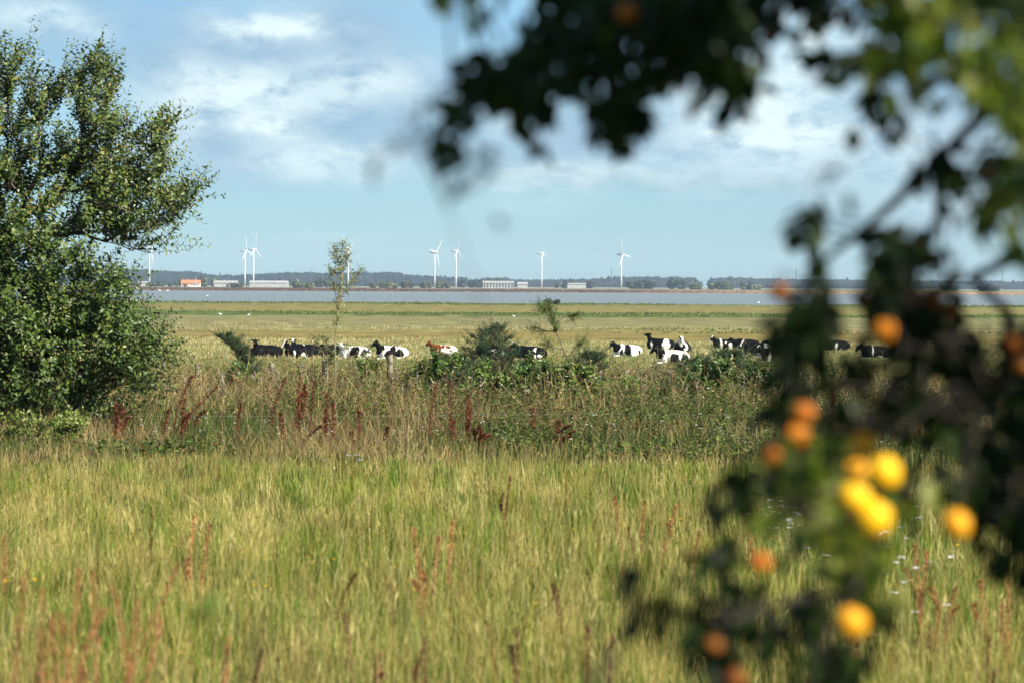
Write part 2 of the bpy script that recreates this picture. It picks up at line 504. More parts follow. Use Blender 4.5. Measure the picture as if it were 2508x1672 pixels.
def in_poly(px, py, poly):
    poly = np.asarray(poly, float)
    ins = np.zeros(len(px), bool)
    j = len(poly) - 1
    for i_ in range(len(poly)):
        xi, yi = poly[i_]; xj, yj = poly[j]
        c = ((yi > py) != (yj > py)) & (px < (xj - xi) * (py - yi) / (yj - yi + 1e-12) + xi)
        ins ^= c; j = i_
    return ins

def sample_poly(poly, n_, rs):
    poly = np.asarray(poly, float)
    x0, y0 = poly.min(0); x1, y1 = poly.max(0)
    outp = np.zeros((0, 2))
    while len(outp) < n_:
        q = np.stack([rs.uniform(x0, x1, n_ * 2), rs.uniform(y0, y1, n_ * 2)], 1)
        outp = np.concatenate([outp, q[in_poly(q[:, 0], q[:, 1], poly)]])
    return outp[:n_]

def rand_dirs(n_, rs):
    return norm(rs.normal(size=(n_, 3)))

def shoots(starts, dirs, length, nleaf, rs, leafL, leafW, cols, T=T_RHOMB, spread=.9, droop=0.0, rtwig=.003, curve=.25):
    """a leafy shoot at each start: returns twig tubes and leaves. cols: (k,3) palette"""
    N = len(starts)
    dirs = norm(dirs)
    side = norm(np.cross(dirs, rand_dirs(N, rs)))
    tw, lv = [], []
    length = np.broadcast_to(length, (N,))
    segs = 4
    prev = starts
    pts = [starts]
    for k in range(1, segs + 1):
        f = k / segs
        p = starts + dirs * (length * f)[:, None] + side * (curve * length * f * f)[:, None] * .5 + np.array([0, 0, -1.]) * (droop * length * f * f)[:, None]
        pts.append(p)
        tw.append(tubes(prev, p, np.full(N, rtwig * (1 - .2 * (k - 1))), np.full(N, rtwig * (1 - .2 * k)), 3))
        prev = p
    pts = np.array(pts)
    for j in range(nleaf):
        f = (j + rs.uniform(0, 1, N) * .8 + .4) / nleaf
        f = np.clip(f, 0, .999) * segs
        i0 = f.astype(int); fr = (f - i0)[:, None]
        ii = np.arange(N)
        b = pts[i0, ii] * (1 - fr) + pts[i0 + 1, ii] * fr
        ax = norm(pts[i0 + 1, ii] - pts[i0, ii])
        ang = j * 2.4 + rs.uniform(-.5, .5, N)
        s = norm(np.cross(ax, np.array([.3, .2, .93]) + rs.normal(size=(N, 3)) * .15)); t_ = np.cross(ax, s)
        radial = s * np.cos(ang)[:, None] + t_ * np.sin(ang)[:, None]
        d = norm(ax * rs.uniform(.35, .9, N)[:, None] + radial * spread + np.array([0, 0, -.12]))
        nrm = norm(ax - d * np.sum(ax * d, 1, keepdims=True) + rs.normal(size=(N, 3)) * .35)
        ci = cols[rs.randint(0, len(cols), N)] * rs.uniform(.75, 1.25, N)[:, None]
        szf = rs.uniform(.65, 1.15, N) * np.where(f / segs > .85, .75, 1)
        lv.append(scatter(T, b, d, nrm, leafL * szf, leafW * szf, rs.uniform(-.35, .05, N), ci, fold=.25))
    return merge(tw), merge(lv)

def put_parts(root, base, parts):
    """parts: list of (name, (V,F,C), material, smooth)"""
    res = []
    for nm, (V_, F_, C_), mt, sm in parts:
        me_ = mesh_np(nm, V_ - np.asarray(base)[None], F_, C_, smooth=sm)
        res.append(link(nm, me_, mt, root))
    return res

# ------------------------------------------------------------------ near meadow grass
def grass_field(n_, ymin, ymax, rs, hscale=1.0, wmul=1.0, margin=1.25, power=1.0):
    # uniform in ground area inside the widened view wedge
    q = rs.uniform(0, 1, n_)
    y = np.sqrt(ymin ** 2 + q * (ymax ** 2 - ymin ** 2)) if power == 1.0 else ymin * (ymax / ymin) ** q
    x = rs.uniform(-1, 1, n_) * (y * .18 * margin + 1.0)
    return x, y

PAL_GREEN = np.array([[.085, .135, .014], [.12, .165, .018], [.06, .105, .012], [.15, .18, .022], [.09, .15, .020]])
PAL_STRAW = np.array([[.34, .285, .085], [.25, .215, .055], [.43, .365, .145], [.20, .15, .04], [.29, .265, .08]])
PAL_RUST = np.array([[.30, .13, .06], [.24, .10, .05], [.34, .17, .08]])

def blades(x, y, h, w, C, rs, lean=.28, bend=.35):
    N = len(x)
    base = np.stack([x, y, gz(x, y) - .02], 1)
    d = np.stack([rs.normal(0, lean, N) + .05, rs.normal(0, lean, N), np.ones(N)], 1)
    nn = np.stack([rs.normal(size=N), rs.normal(size=N) - .4, rs.normal(0, .2, N)], 1)
    return scatter(T_BLADE, base, d, nn, h, w, rs.uniform(-bend, bend, N), C, cvar=.35)

rs = np.random.RandomState(11)
N = 680000
x, y = grass_field(N, 8.5, 44, rs, power=0)
kg = y < 30.5 + 7 * fbm(x * .5, y * 0, 401) + rs.normal(0, 2.6, N)
x, y = x[kg], y[kg]; N = len(x)
pat = fbm(x * .55 + 3, y * .28, 2)
pat2 = fbm(x * 2.2, y * 1.4, 8)
dry = np.clip((pat - .5) * 5.5 + (pat2 - .5) * 3.4 - .20 - .18 * (x > 0) * (y > 14), 0.03, .93)
# a greener swathe through the middle of the field, drier again near the camera and towards the weeds
dry = np.clip(dry + .18 * np.exp(-((y - 34) / 6) ** 2) + .12 * np.exp(-((y - 11) / 4) ** 2) - .22 * np.exp(-((y - 19) / 5) ** 2) * (x > 0) - .05, .04, .95)
isdry = rs.uniform(size=N) < dry
C = np.where(isdry[:, None], PAL_STRAW[rs.randint(0, 5, N)], PAL_GREEN[rs.randint(0, 5, N)])
ru = rs.uniform(size=N) < .015 + .16 * (y < 15) * np.clip((15 - y) / 4, 0, 1) * np.clip(np.abs(x + .2) - .6, 0, 1) + .06 * np.clip((fbm(x * .8, y * .5, 31) - .55) * 6, 0, 1)
C = C * (.55 + .95 * fbm(x * 3.1, y * 2.2, 191))[:, None]
C = np.where(ru[:, None], PAL_RUST[rs.randint(0, 3, N)], C)
cl = fbm(x * 1.6, y * 1.1, 44)
C = C * rs.uniform(.6, 1.3, N)[:, None] * (.25 + 1.45 * fbm(x * .9, y * .6, 91))[:, None]
h = np.where(isdry, rs.uniform(.20, .42, N), rs.uniform(.14, .33, N)) * (.45 + .95 * cl) * np.interp(y, [9, 20, 28, 36], [.62, .66, .68, .50])
w = rs.uniform(.0028, .0062, N) * (.6 + y / 28)
fl = rs.uniform(size=N) < .22
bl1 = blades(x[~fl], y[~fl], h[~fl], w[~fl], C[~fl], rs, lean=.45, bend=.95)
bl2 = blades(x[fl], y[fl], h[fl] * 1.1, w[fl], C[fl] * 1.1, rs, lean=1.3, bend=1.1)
o = link('grass', mesh_np('grass', *merge([bl1, bl2])), M_GRASS)
tag(o, 'long green and straw coloured grass covering the near field', 'grass', kind='stuff')

# thin seed heads that stand above the grass
N = 9000
x, y = grass_field(N, 9, 32, rs, power=0)
base = np.stack([x, y, gz(x, y)], 1)
h = rs.uniform(.30, .56, N)
d = norm(np.stack([rs.normal(.05, .16, N), rs.normal(0, .16, N), np.ones(N)], 1))
keep = fbm(x * .5, y * .3, 61) > .44
base, d, h = base[keep], d[keep], h[keep]; N = len(h)
top = base + d * h[:, None]
C = PAL_STRAW[rs.randint(0, 5, N)] * rs.uniform(.85, 1.15, N)[:, None]
st = tubes(base, top, np.full(N, .0012) + .00003 * base[:, 1], np.full(N, .0008) + .00002 * base[:, 1], 3, C)
hd = scatter(T_RHOMB, top - d * .02, d + rs.normal(0, .15, (N, 3)), rand_dirs(N, rs), rs.uniform(.03, .07, N), rs.uniform(.004, .009, N), rs.uniform(-.3, .3, N), C * 1.0)
V_, F_, C_ = merge([st, hd])
o = link('seeding_grass', mesh_np('seeding_grass', V_, F_, C_), M_GRASS)
tag(o, 'thin pale seed heads standing above the near field grass', 'grass', kind='stuff')

# tussocks: bunches of longer blades that share one tone
rs = np.random.RandomState(12)
nT = 2300
tx, ty = grass_field(nT, 9, 32, rs, power=0)
nb_ = 46
tall = rs.uniform(.7, 1.25, nT)
tone = np.where((rs.uniform(size=nT) < .34)[:, None], PAL_STRAW[rs.randint(0, 5, nT)], PAL_GREEN[rs.randint(0, 5, nT)] * 1.05) * rs.uniform(.7, 1.25, nT)[:, None]
bx = np.repeat(tx, nb_) + rs.normal(0, .05, nT * nb_); by = np.repeat(ty, nb_) + rs.normal(0, .05, nT * nb_)
dirx = (bx - np.repeat(tx, nb_)) * 5 + rs.normal(.05, .16, nT * nb_); diry = (by - np.repeat(ty, nb_)) * 5 + rs.normal(0, .16, nT * nb_)
bb_ = np.stack([bx, by, gz(bx, by) - .02], 1)
hh = rs.uniform(.14, .36, nT * nb_) * np.repeat(tall, nb_)
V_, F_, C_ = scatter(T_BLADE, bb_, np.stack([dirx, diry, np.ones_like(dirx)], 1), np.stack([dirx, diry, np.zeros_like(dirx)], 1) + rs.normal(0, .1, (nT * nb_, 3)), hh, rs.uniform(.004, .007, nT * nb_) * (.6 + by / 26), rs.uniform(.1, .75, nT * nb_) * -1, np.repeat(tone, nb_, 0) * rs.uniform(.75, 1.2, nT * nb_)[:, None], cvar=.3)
o = link('tussock_grass', mesh_np('tussock_grass', V_, F_, C_), M_GRASS)
tag(o, 'taller arching grass tussocks scattered over the near field', 'grass', kind='stuff')

# ------------------------------------------------------------------ tall dry weeds before and around the fence
rs = np.random.RandomState(23)
N = 165000
y = rs.uniform(29, 64, N); x = rs.uniform(-1, 1, N) * (y * .23)
rise = np.interp(y, [33, 36, 40, 44, 48, 52, 58, 64], [.24, .34, .50, .68, .86, 1.02, 1.14, .95]) * (.55 + .9 * fbm(x * .9, y * .9, 55))
pt = fbm(x * .45, y * .35, 3)
dryf = np.clip(.40 + (pt - .5) * 4 + .06 * (y < 50) - .35 * np.exp(-((x - 1.5) / 2.4) ** 2) * (y > 50), .08, .9)
kpw = (rs.uniform(size=N) > .62 * (x > -1.2) * (y > 47) * (x < 9)) & (y > 31 + 6 * fbm(x * .5, y * 0, 401) + rs.normal(0, 2.4, N))
x, y, rise, dryf = x[kpw], y[kpw], rise[kpw], dryf[kpw]; N = len(x)
isdry = rs.uniform(size=N) < dryf
PW_DRY = np.array([[.30, .22, .09], [.36, .28, .12], [.23, .16, .065], [.42, .33, .16], [.24, .15, .06]])
PW_GRN = np.array([[.07, .105, .02], [.09, .135, .025], [.055, .09, .02], [.12, .155, .035], [.075, .115, .035]])
C = np.where(isdry[:, None], PW_DRY[rs.randint(0, 5, N)], PW_GRN[rs.randint(0, 5, N)]) * rs.uniform(.6, 1.15, N)[:, None] * np.interp(y, [34, 37, 46, 50], [.95, .85, .82, .95])[:, None]
h = rise * rs.uniform(.45, 1.1, N) * np.where(isdry, 1.0, .85)
C = C * (.55 + .9 * fbm(x * 1.5, y * 1.5, 66))[:, None]
w = rs.uniform(.007, .019, N)
bl = blades(x, y, h, w, C, rs, lean=.38, bend=.7)
# arching and crossed dead stalks
N = 5200
y = rs.uniform(47, 63, N); x = rs.uniform(-1, 1, N) * (y * .23)
base = np.stack([x, y, gz(x, y)], 1)
rise = np.interp(y, [40, 46, 52, 58, 64], [.5, .75, 1.1, 1.3, 1.15])
h = rise * rs.uniform(.6, 1.15, N)
d = norm(np.stack([rs.normal(.08, .42, N), rs.normal(0, .3, N), np.ones(N)], 1))
midp = base + d * (h * .55)[:, None]
d2 = norm(d + np.stack([rs.normal(.05, .5, N), rs.normal(0, .3, N), rs.uniform(-.5, .2, N)], 1))
top = midp + d2 * (h * .5)[:, None]
C = np.where(rs.uniform(size=N)[:, None] < .7, PW_DRY[rs.randint(0, 5, N)] * 1.15, np.array([[.20, .11, .08]])) * rs.uniform(.7, 1.2, N)[:, None]
s1 = tubes(base, midp, np.full(N, .005), np.full(N, .004), 3, C)
s2 = tubes(midp, top, np.full(N, .004), np.full(N, .002), 3, C)
# brown seed clumps on some
kk = rs.uniform(size=N) < .6
Nk = kk.sum()
cl_parts = []
for j in range(6):
    f = rs.uniform(.0, 1.05, Nk)[:, None]
    b = midp[kk] * (1 - f) + top[kk] * f
    cl_parts.append(scatter(T_RHOMB, b, rand_dirs(Nk, rs) + np.array([0, 0, .6]), rand_dirs(Nk, rs), rs.uniform(.03, .07, Nk), rs.uniform(.012, .03, Nk), 0, C[kk] * rs.uniform(.7, 1.3, Nk)[:, None]))
V_, F_, C_ = merge([bl, s1, s2] + cl_parts)
o = link('dry_undergrowth', mesh_np('dry_undergrowth', V_, F_, C_), M_WEED)
tag(o, 'tangle of tall dry brown and green weeds along the fence', 'weeds', kind='stuff')

# leafy green weeds (nettles, willowherb) in the belt
N = 15500
y = rs.uniform(34, 63, N); x = rs.uniform(-1, 1, N) * (y * .23)
den = fbm(x * .4 + 9, y * .3, 77) + .22 * np.exp(-((x - 2.2) / 2.8) ** 2) - .10 * np.exp(-((x + 2) / 1.5) ** 2)
kp = den > .47 - .13 * (x > -1.2) * (y > 45) + np.interp(y, [34, 36, 43, 45], [.30, .17, .10, 0]) + rs.normal(0, .05, N)
x, y = x[kp], y[kp]; N = len(x)
st = np.stack([x, y, gz(x, y)], 1)
hh = np.interp(y, [34, 46, 52, 58, 64], [.18, .60, .90, 1.12, 1.0]) * rs.uniform(.5, 1.15, N)
tw, lv = shoots(st, np.stack([rs.normal(.03, .14, N), rs.normal(0, .14, N), np.ones(N)], 1), hh, 26, rs, .095, .036,
                np.array([[.055, .10, .015], [.085, .14, .02], [.035, .065, .014], [.10, .15, .028], [.17, .19, .045], [.055, .10, .03], [.16, .10, .05]]), spread=1.0, rtwig=.004)
tw = (tw[0], tw[1], np.ones_like(tw[2]) * np.array([.14, .13, .06]))
V_, F_, C_ = merge([tw, lv])
o = link('green_undergrowth', mesh_np('green_undergrowth', V_, F_, C_), M_WEED)
tag(o, 'mass of leafy green weeds growing through the fence belt', 'weeds', kind='stuff')

# small white and yellow flowers
def flowers(name, pts, hgt, col, size, label, rs, stemc=(.14, .17, .06)):
    pts = np.asarray(pts); N = len(pts)
    base = pts; d = norm(np.stack([rs.normal(0, .12, N), rs.normal(0, .12, N), np.ones(N)], 1))
    top = base + d * hgt[:, None]
    st = tubes(base, top, np.full(N, .0022), np.full(N, .0018), 3, np.tile(np.array(stemc), (N, 1)))
    fl = []
    for j in range(7):
        a = j / 7 * 2 * np.pi
        dd = np.tile(np.array([math.cos(a), math.sin(a), .25]), (N, 1)) + rs.normal(0, .12, (N, 3))
        fl.append(scatter(T_RHOMB, top, dd, np.tile(np.array([0, 0, 1.]), (N, 1)) + rs.normal(0, .2, (N, 3)), size * rs.uniform(.6, 1.1, N), size * .7, -.1, np.tile(np.array(col), (N, 1))))
    V_, F_, C_ = merge([st] + fl)
    o_ = link(name, mesh_np(name, V_, F_, C_), M_WEED)
    tag(o_, label, 'flowers', kind='stuff')

def field_pts(lst, rs, D0=None):
    outp = []
    for (cx, cy, sx, sy, n_, Dc) in lst:
        for _ in range(n_):
            px = cx + rs.normal() * sx; 
            Dd = Dc * (1 + rs.normal() * sy)
            p = P(px, cy, Dd); outp.append([p[0], Dd, float(gz(p[0], Dd))])
    return np.array(outp)
wp = field_pts([(560, 1060, 140, .05, 26, 40), (720, 1060, 200, .06, 26, 39), (1150, 1060, 200, .07, 26, 38), (1500, 1080, 160, .06, 26, 38), (1930, 1330, 60, .06, 60, 19), (2180, 1550, 80, .1, 26, 14), (1780, 1100, 90, .05, 24, 38), (850, 1240, 30, .03, 6, 25), (2300, 1150, 120, .07, 26, 36)], rs)
flowers('white_flower_patch', wp, rs.uniform(.34, .58, len(wp)), (.78, .78, .74), .026, 'tiny white yarrow heads dotted through the grass before the weeds', rs)
yp = field_pts([(290, 1130, 60, .03, 26, 34), (600, 1140, 200, .06, 14, 33), (900, 1560, 200, .12, 16, 14), (1450, 1450, 200, .14, 14, 16), (60, 1600, 60, .06, 4, 13), (600, 1620, 200, .08, 10, 13), (1750, 1100, 200, .1, 22, 33), (2050, 1600, 200, .1, 12, 14)], rs)
flowers('yellow_flower_patch', yp, rs.uniform(.34, .50, len(yp)), (.80, .50, .03), .016, 'scattered small yellow flowers low in the field grass', rs)

# fluffy pale thistle seed heads
N = 300
y = rs.uniform(50, 62, N); x = rs.uniform(-1, 1, N) * (y * .19)
base = np.stack([x, y, gz(x, y)], 1)
hh = rs.uniform(.65, 1.05, N)
top = base + np.stack([rs.normal(0, .06, N), rs.normal(0, .06, N), hh], 1)
pr = [tubes(base, top, np.full(N, .005), np.full(N, .004), 3, np.tile(np.array([.30, .24, .16]), (N, 1)))]
for j in range(16):
    b = top - np.array([0, 0, 1]) * rs.uniform(0, .22, N)[:, None]
    pr.append(scatter(T_RHOMB, b, rand_dirs(N, rs) + np.array([0, 0, .4]), rand_dirs(N, rs), rs.uniform(.02, .055, N), .016, 0, np.tile(np.array([.58, .52, .46]), (N, 1)) * rs.uniform(.55, 1.15, N)[:, None]))
V_, F_, C_ = merge(pr)
o = link('thistle_undergrowth', mesh_np('thistle_undergrowth', V_, F_, C_), M_WEED)
tag(o, 'pale fluffy thistle seed heads among the fence weeds', 'weeds', kind='stuff')

# ------------------------------------------------------------------ meadow grass tufts behind the fence
rs = np.random.RandomState(31)
def tufts(n_, y0, y1, h0, h1, wd, pal, thr, sx, sy, seed, nb=3, half=.26):
    y = 1 / rs.uniform(1 / y1, 1 / y0, n_); x = rs.uniform(-1, 1, n_) * (y * half)
    kp = fbm(x * sx, y * sy, seed) > thr
    x, y = x[kp], y[kp]; n_ = len(x)
    pr = []
    for j in range(nb):
        C = pal[rs.randint(0, len(pal), n_)] * rs.uniform(.75, 1.2, n_)[:, None]
        pr.append(blades(x + rs.normal(0, .05, n_), y + rs.normal(0, .05, n_), rs.uniform(h0, h1, n_), wd * (y / 150) * rs.uniform(.7, 1.2, n_), C, rs, lean=.4, bend=.4))
    return merge(pr)
PM_A = np.array([[.28, .235, .085], [.22, .205, .07], [.15, .165, .05], [.34, .28, .11], [.12, .15, .04]])
PM_B = np.array([[.40, .34, .17], [.46, .39, .21], [.34, .28, .13]])
PM_G = np.array([[.10, .14, .035], [.08, .115, .03], [.14, .165, .05]])
parts = [tufts(60000, 92, 215, .08, .22, .030, PM_A * .92, .30, .15, .08, 3),
         tufts(26000, 95, 200, .06, .16, .032, PM_G, .54, .12, .08, 4),
         tufts(14000, 150, 205, .14, .34, .030, PM_B, .50, .10, .12, 5),
         tufts(14000, 240, 282, .12, .40, .035, PM_B * .8, .56, .035, .15, 6),
         tufts(3000, 238, 262, .10, .30, .05, PM_G, .56, .06, .2, 7),
         tufts(6000, 362, 384, .12, .36, .05, PM_G, .42, .05, .2, 8),
         tufts(9000, 556, 582, .15, .45, .05, PM_G, .40, .04, .1, 9)]
V_, F_, C_ = merge(parts)
o = link('meadow_grass', mesh_np('meadow_grass', V_, F_, C_), M_GRASS)
tag(o, 'short cropped tufted pasture grass around the resting cows', 'grass', kind='stuff')
#@@PART2
# ------------------------------------------------------------------ left willow: upper tree and lower bush
def leafy_tree(name, base, seedline, node_px, D, depth, shoot_n, rs, leafL, leafW, pal, label, cat, group=None, tip=.005, up=.55, slen=(.30, .55), nleaf=13, crown_name='crown', mat=M_LEAF, dirbias=.35, droop=0.0, barkm=M_BARK):
    N = len(node_px)
    # thickness: full in the middle of the silhouette, less at its rim
    dep = D + rs.uniform(-1, 1, N) * depth * rs.uniform(.3, 1, N)
    nodes = np.array([P(node_px[i_, 0], node_px[i_, 1], dep[i_]) for i_ in range(N)])
    par, arr, rad = grow(nodes, seedline, tip_r=tip, dirbias=dirbias)
    n_ = len(arr)
    idx = np.arange(1, n_)
    # two-segment branches with a little kink
    p0 = arr[par[idx]]; p1 = arr[idx]
    mid = (p0 + p1) / 2 + rs.normal(0, .05, p0.shape) * np.linalg.norm(p1 - p0, axis=1, keepdims=True)
    r1 = rad[idx]; r0 = np.minimum(rad[par[idx]], r1 * 1.5)
    t1 = tubes(p0, mid, r0, (r0 + r1) / 2, 6); t2 = tubes(mid, p1, (r0 + r1) / 2, r1, 6)
    wood = merge([t1, t2])
    # shoots along outer branches
    ns = len(seedline)
    sel = rs.randint(ns, n_, shoot_n)
    f = rs.uniform(0, 1, shoot_n)[:, None]
    stt = arr[par[sel]] * (1 - f) + arr[sel] * f
    bd = norm(arr[sel] - arr[par[sel]])
    cen = arr[ns:].mean(0)
    outw = norm(stt - cen)
    dr = norm(bd * .6 + outw * .45 + np.array([0, 0, up]) + rs.normal(0, .35, (shoot_n, 3)))
    tw, lv = shoots(stt, dr, rs.uniform(slen[0], slen[1], shoot_n), nleaf, rs, leafL, leafW, pal, T=T_LEAF if leafL > .2 else T_RHOMB, droop=droop, rtwig=.004)
    root = empty(name, base, label=label, cat=cat, group=group)
    wood = merge([wood, tw])
    put_parts(root, base, [('trunk', wood, barkm, True), (crown_name, lv, mat, False)])
    return root

rs = np.random.RandomState(41)
S = 1.0663
up_poly = np.array([(-330, 200), (-200, 110), (-60, 130), (5, 120), (45, 115), (80, 185), (125, 200), (170, 170), (225, 135), (250, 175), (275, 225), (245, 270), (310, 320), (370, 270), (375, 350), (390, 420),
                    (430, 460), (465, 475), (420, 505), (385, 560), (335, 590), (240, 570), (150, 545), (60, 580), (-40, 610), (-330, 620)]) * S
nodes1 = sample_poly(up_poly, 600, rs)
ybase = 45.0
tb = P(-110, 1075, 45.5); tb[2] = float(gz(tb[0], 45.5)) - .05
seed = smooth_path([tb, P(-90, 900, 45.4), P(-60, 760, 45.3), P(-10, 640, 45.2)], 10)
PALW = np.array([[.10, .15, .03], [.12, .17, .035], [.075, .12, .022], [.15, .185, .05], [.105, .16, .045], [.12, .16, .035], [.06, .095, .022], [.08, .13, .025], [.11, .16, .03], [.20, .18, .035]])
leafy_tree('willow_tree', tb, list(seed), nodes1, 45.2, 1.5, 3050, rs, .10, .052, PALW, 'tall leafy willow tree at the left edge, rising against the sky', 'tree', up=.95, slen=(.34, .80), nleaf=16, tip=.006)
low_poly = np.array([(-330, 560), (60, 555), (150, 585), (250, 640), (300, 690), (310, 740), (350, 780), (375, 815), (330, 840), (340, 880), (270, 900), (250, 935), (235, 975), (200, 1010), (120, 1040), (0, 1060), (-330, 1070)]) * S
nodes2 = sample_poly(low_poly, 540, rs)
tb2 = P(60, 1080, 44.6); tb2[2] = float(gz(tb2[0], 44.6)) - .05
seed2 = smooth_path([tb2, P(70, 980, 44.6), P(90, 880, 44.7), P(120, 800, 44.8)], 8)
PALB = np.array([[.06, .105, .018], [.08, .13, .022], [.045, .08, .016], [.10, .155, .025], [.065, .115, .03], [.15, .18, .035]])
leafy_tree('willow_bush', tb2, list(seed2), nodes2, 44.6, 1.6, 4600, rs, .105, .054, PALB, 'dense dark green bush at the left edge below the willow crown', 'bush', up=.2, slen=(.30, .95), nleaf=14, tip=.005)
# bright low growth at the foot of the bush
foot = np.array([(-60, 985), (60, 970), (180, 960), (200, 1010), (150, 1045), (20, 1075), (-60, 1080)]) * S

# ------------------------------------------------------------------ slender sapling and leaning saplings
def sapling(name, stem_px, D, branches, rs, label, r0, r1, nsh, leafL, leafW, pal, slen=(.12, .25), nleaf=7, bark=M_PALEBARK, leafmat=M_LEAF, frac=.45):
    pts = smooth_path([P(a, b, D) for a, b in stem_px], 22)
    pts[0, 2] = float(gz(pts[0, 0], D)) - .05
    wood = [chain_tubes(pts, r0, r1, 6)]
    starts, dirs = [], []
    k = int(len(pts) * frac)
    def along(pp, n_):
        for _ in range(n_):
            q = rs.uniform(0, len(pp) - 1.001); i_ = int(q); f = q - i_
            starts.append(pp[i_] * (1 - f) + pp[i_ + 1] * f)
            ax = norm(pp[i_ + 1] - pp[i_])
            dirs.append(norm(ax + rs.normal(0, .75, 3)))
    along(pts[k:], nsh)
    for bpx in branches:
        bp_ = smooth_path([P(a, b, D + dd) for a, b, dd in bpx], 10)
        wood.append(chain_tubes(bp_, r1 * 1.6, r1 * .6, 5))
        along(bp_[4:], max(4, nsh // 3))
    tw, lv = shoots(np.array(starts), np.array(dirs), rs.uniform(slen[0], slen[1], len(starts)), nleaf, rs, leafL, leafW, pal, rtwig=.0025)
    base = pts[0]
    root = empty(name, base, label=label, cat='sapling')
    put_parts(root, base, [('trunk', merge(wood + [tw]), bark, True), ('foliage', lv, leafmat, False)])
    return root

PALS = np.array([[.17, .20, .045], [.22, .24, .06], [.12, .155, .035], [.28, .26, .08]])
sapling('sapling', [(818, 1010), (822, 920), (820, 850), (826, 780), (836, 700), (834, 650), (840, 600)], 56.0,
        [[(828, 755, 0), (842, 715, .1), (862, 690, .1), (880, 668, .2)], [(828, 760, 0), (822, 720, 0), (818, 690, -.1), (815, 665, -.1)], [(834, 700, 0), (842, 660, 0), (848, 625, .1)], [(836, 690, 0), (826, 640, 0), (822, 610, .1)]],
        rs, 'tall thin sapling with sparse pale leaves standing up against the water and sky', .018, .006, 66, .075, .026, PALS)
sapling('bramble_shoot', [(800, 960), (802, 900), (815, 870), (850, 850)], 56.5, [[(802, 900, 0), (790, 860, 0), (770, 835, 0)], [(802, 900, 0), (800, 850, 0), (797, 824, 0)], [(806, 890, 0), (870, 870, 0), (900, 860, .1)]], rs,
        'low leafy shoots around the foot of the tall thin sapling', .012, .005, 40, .08, .026, np.array([[.09, .12, .035], [.12, .15, .045], [.16, .17, .06]]), frac=.3)

# ------------------------------------------------------------------ young spruces in the hedge
PALN = np.array([[.025, .06, .02], [.035, .08, .028], [.055, .105, .042], [.02, .045, .018], [.08, .13, .06]])
def spruce(stem_px, D, rs, label, width, nwh=10, r0=.03, pal=PALN, frac0=.0, density=1.0, name='young_spruce', wtop=.12, upang=.5):
    pts = smooth_path([P(a, b, D) for a, b in stem_px], 20)
    pts[0, 2] = float(gz(pts[0, 0], D)) - .05
    wood = [chain_tubes(pts, r0, .006, 6)]
    starts, dirs, lens = [], [], []
    n_w = int(nwh * density)
    for k in range(n_w):
        f = frac0 + (1 - frac0) * (k + .5) / n_w
        q = f * (len(pts) - 1.01); i_ = int(q); fr = q - i_
        c = pts[i_] * (1 - fr) + pts[i_ + 1] * fr
        ax = norm(pts[i_ + 1] - pts[i_])
        L = width * ((1 - f) ** .8) * rs.uniform(.75, 1.1) + wtop
        nb = rs.randint(4, 7)
        for b in range(nb):
            a = b / nb * 2 * np.pi + rs.uniform(0, 1)
            rad = np.array([math.cos(a), math.sin(a), 0])
            dd = norm(rad + ax * upang + rs.normal(0, .1, 3))
            e = c + dd * L * .8 + np.array([0, 0, -.05 * L])
            wood.append(tubes(c[None], e[None], np.array([.008]), np.array([.004]), 3))
            m_ = max(2, int(L / .10))
            for j in range(m_):
                g = (j + .7) / m_
                s0 = c + (e - c) * g
                for sd in (-1, 1):
                    if rs.uniform() < .25: continue
                    sidev = np.cross(dd, np.array([0, 0, 1.])) * sd
                    starts.append(s0); dirs.append(norm(dd * .8 + sidev * .7 + np.array([0, 0, .55]) + rs.normal(0, .15, 3))); lens.append(min(.30, .10 + L * .35 * (1.1 - g)) * rs.uniform(.7, 1.2))
            starts.append(e); dirs.append(norm(dd + np.array([0, 0, .5]))); lens.append(rs.uniform(.18, .32))
    # leader
    for j in range(5):
        starts.append(pts[-2 - j]); dirs.append(norm(pts[-1] - pts[-3])); lens.append(.18)
    tw, lv = shoots(np.array(starts), np.array(dirs), np.array(lens), 20, rs, .055, .012, pal, spread=.7, rtwig=.004, curve=.1)
    base = pts[0]
    root = empty(name, base, label=label, cat='young tree', group='young spruces in the hedge')
    put_parts(root, base, [('trunk', merge(wood + [tw]), M_BARK, True), ('needles', lv, M_NEEDLE, False)])

rs = np.random.RandomState(53)
spruce([(640, 990), (628, 930), (606, 885), (580, 850), (548, 826)], 58, rs, 'dark young spruce leaning left just left of the black cow', .16, 16, frac0=.3)
spruce([(1085, 1020), (1095, 940), (1110, 880)], 55, rs, 'bushy green spruce below the red and white cow', 1.01, 14)
spruce([(1160, 1020), (1150, 940), (1165, 870), (1185, 815)], 56, rs, 'spruce with a blue green tip leaning right, beside the red and white cow', 0.74, 17, wtop=.07)
spruce([(1240, 1030), (1238, 940), (1228, 870), (1219, 806)], 56.5, rs, 'upright dark spruce in front of the two half hidden cows', 0.84, 18)
spruce([(1300, 1030), (1310, 960), (1320, 905)], 57, rs, 'low spruce in the middle of the hedge with grey green shoots', 0.81, 12)
spruce([(1420, 1020), (1425, 960), (1440, 900), (1448, 872)], 56, rs, 'spruce with long drooping sprays right of the leaning bare stem', 0.74, 14)
spruce([(1120, 1040), (1128, 980), (1130, 925)], 53, rs, 'broad spruce low in the hedge behind the tall red dock', 0.84, 10)
spruce([(1700, 1060), (1700, 980), (1705, 920), (1712, 890)], 55, rs, 'left spruce of the dark thicket right of the dead branch', 1.01, 16)
spruce([(1760, 1060), (1765, 980), (1780, 905), (1792, 868)], 56, rs, 'tallest spruce of the dark thicket right of the dead branch', 1.08, 18)
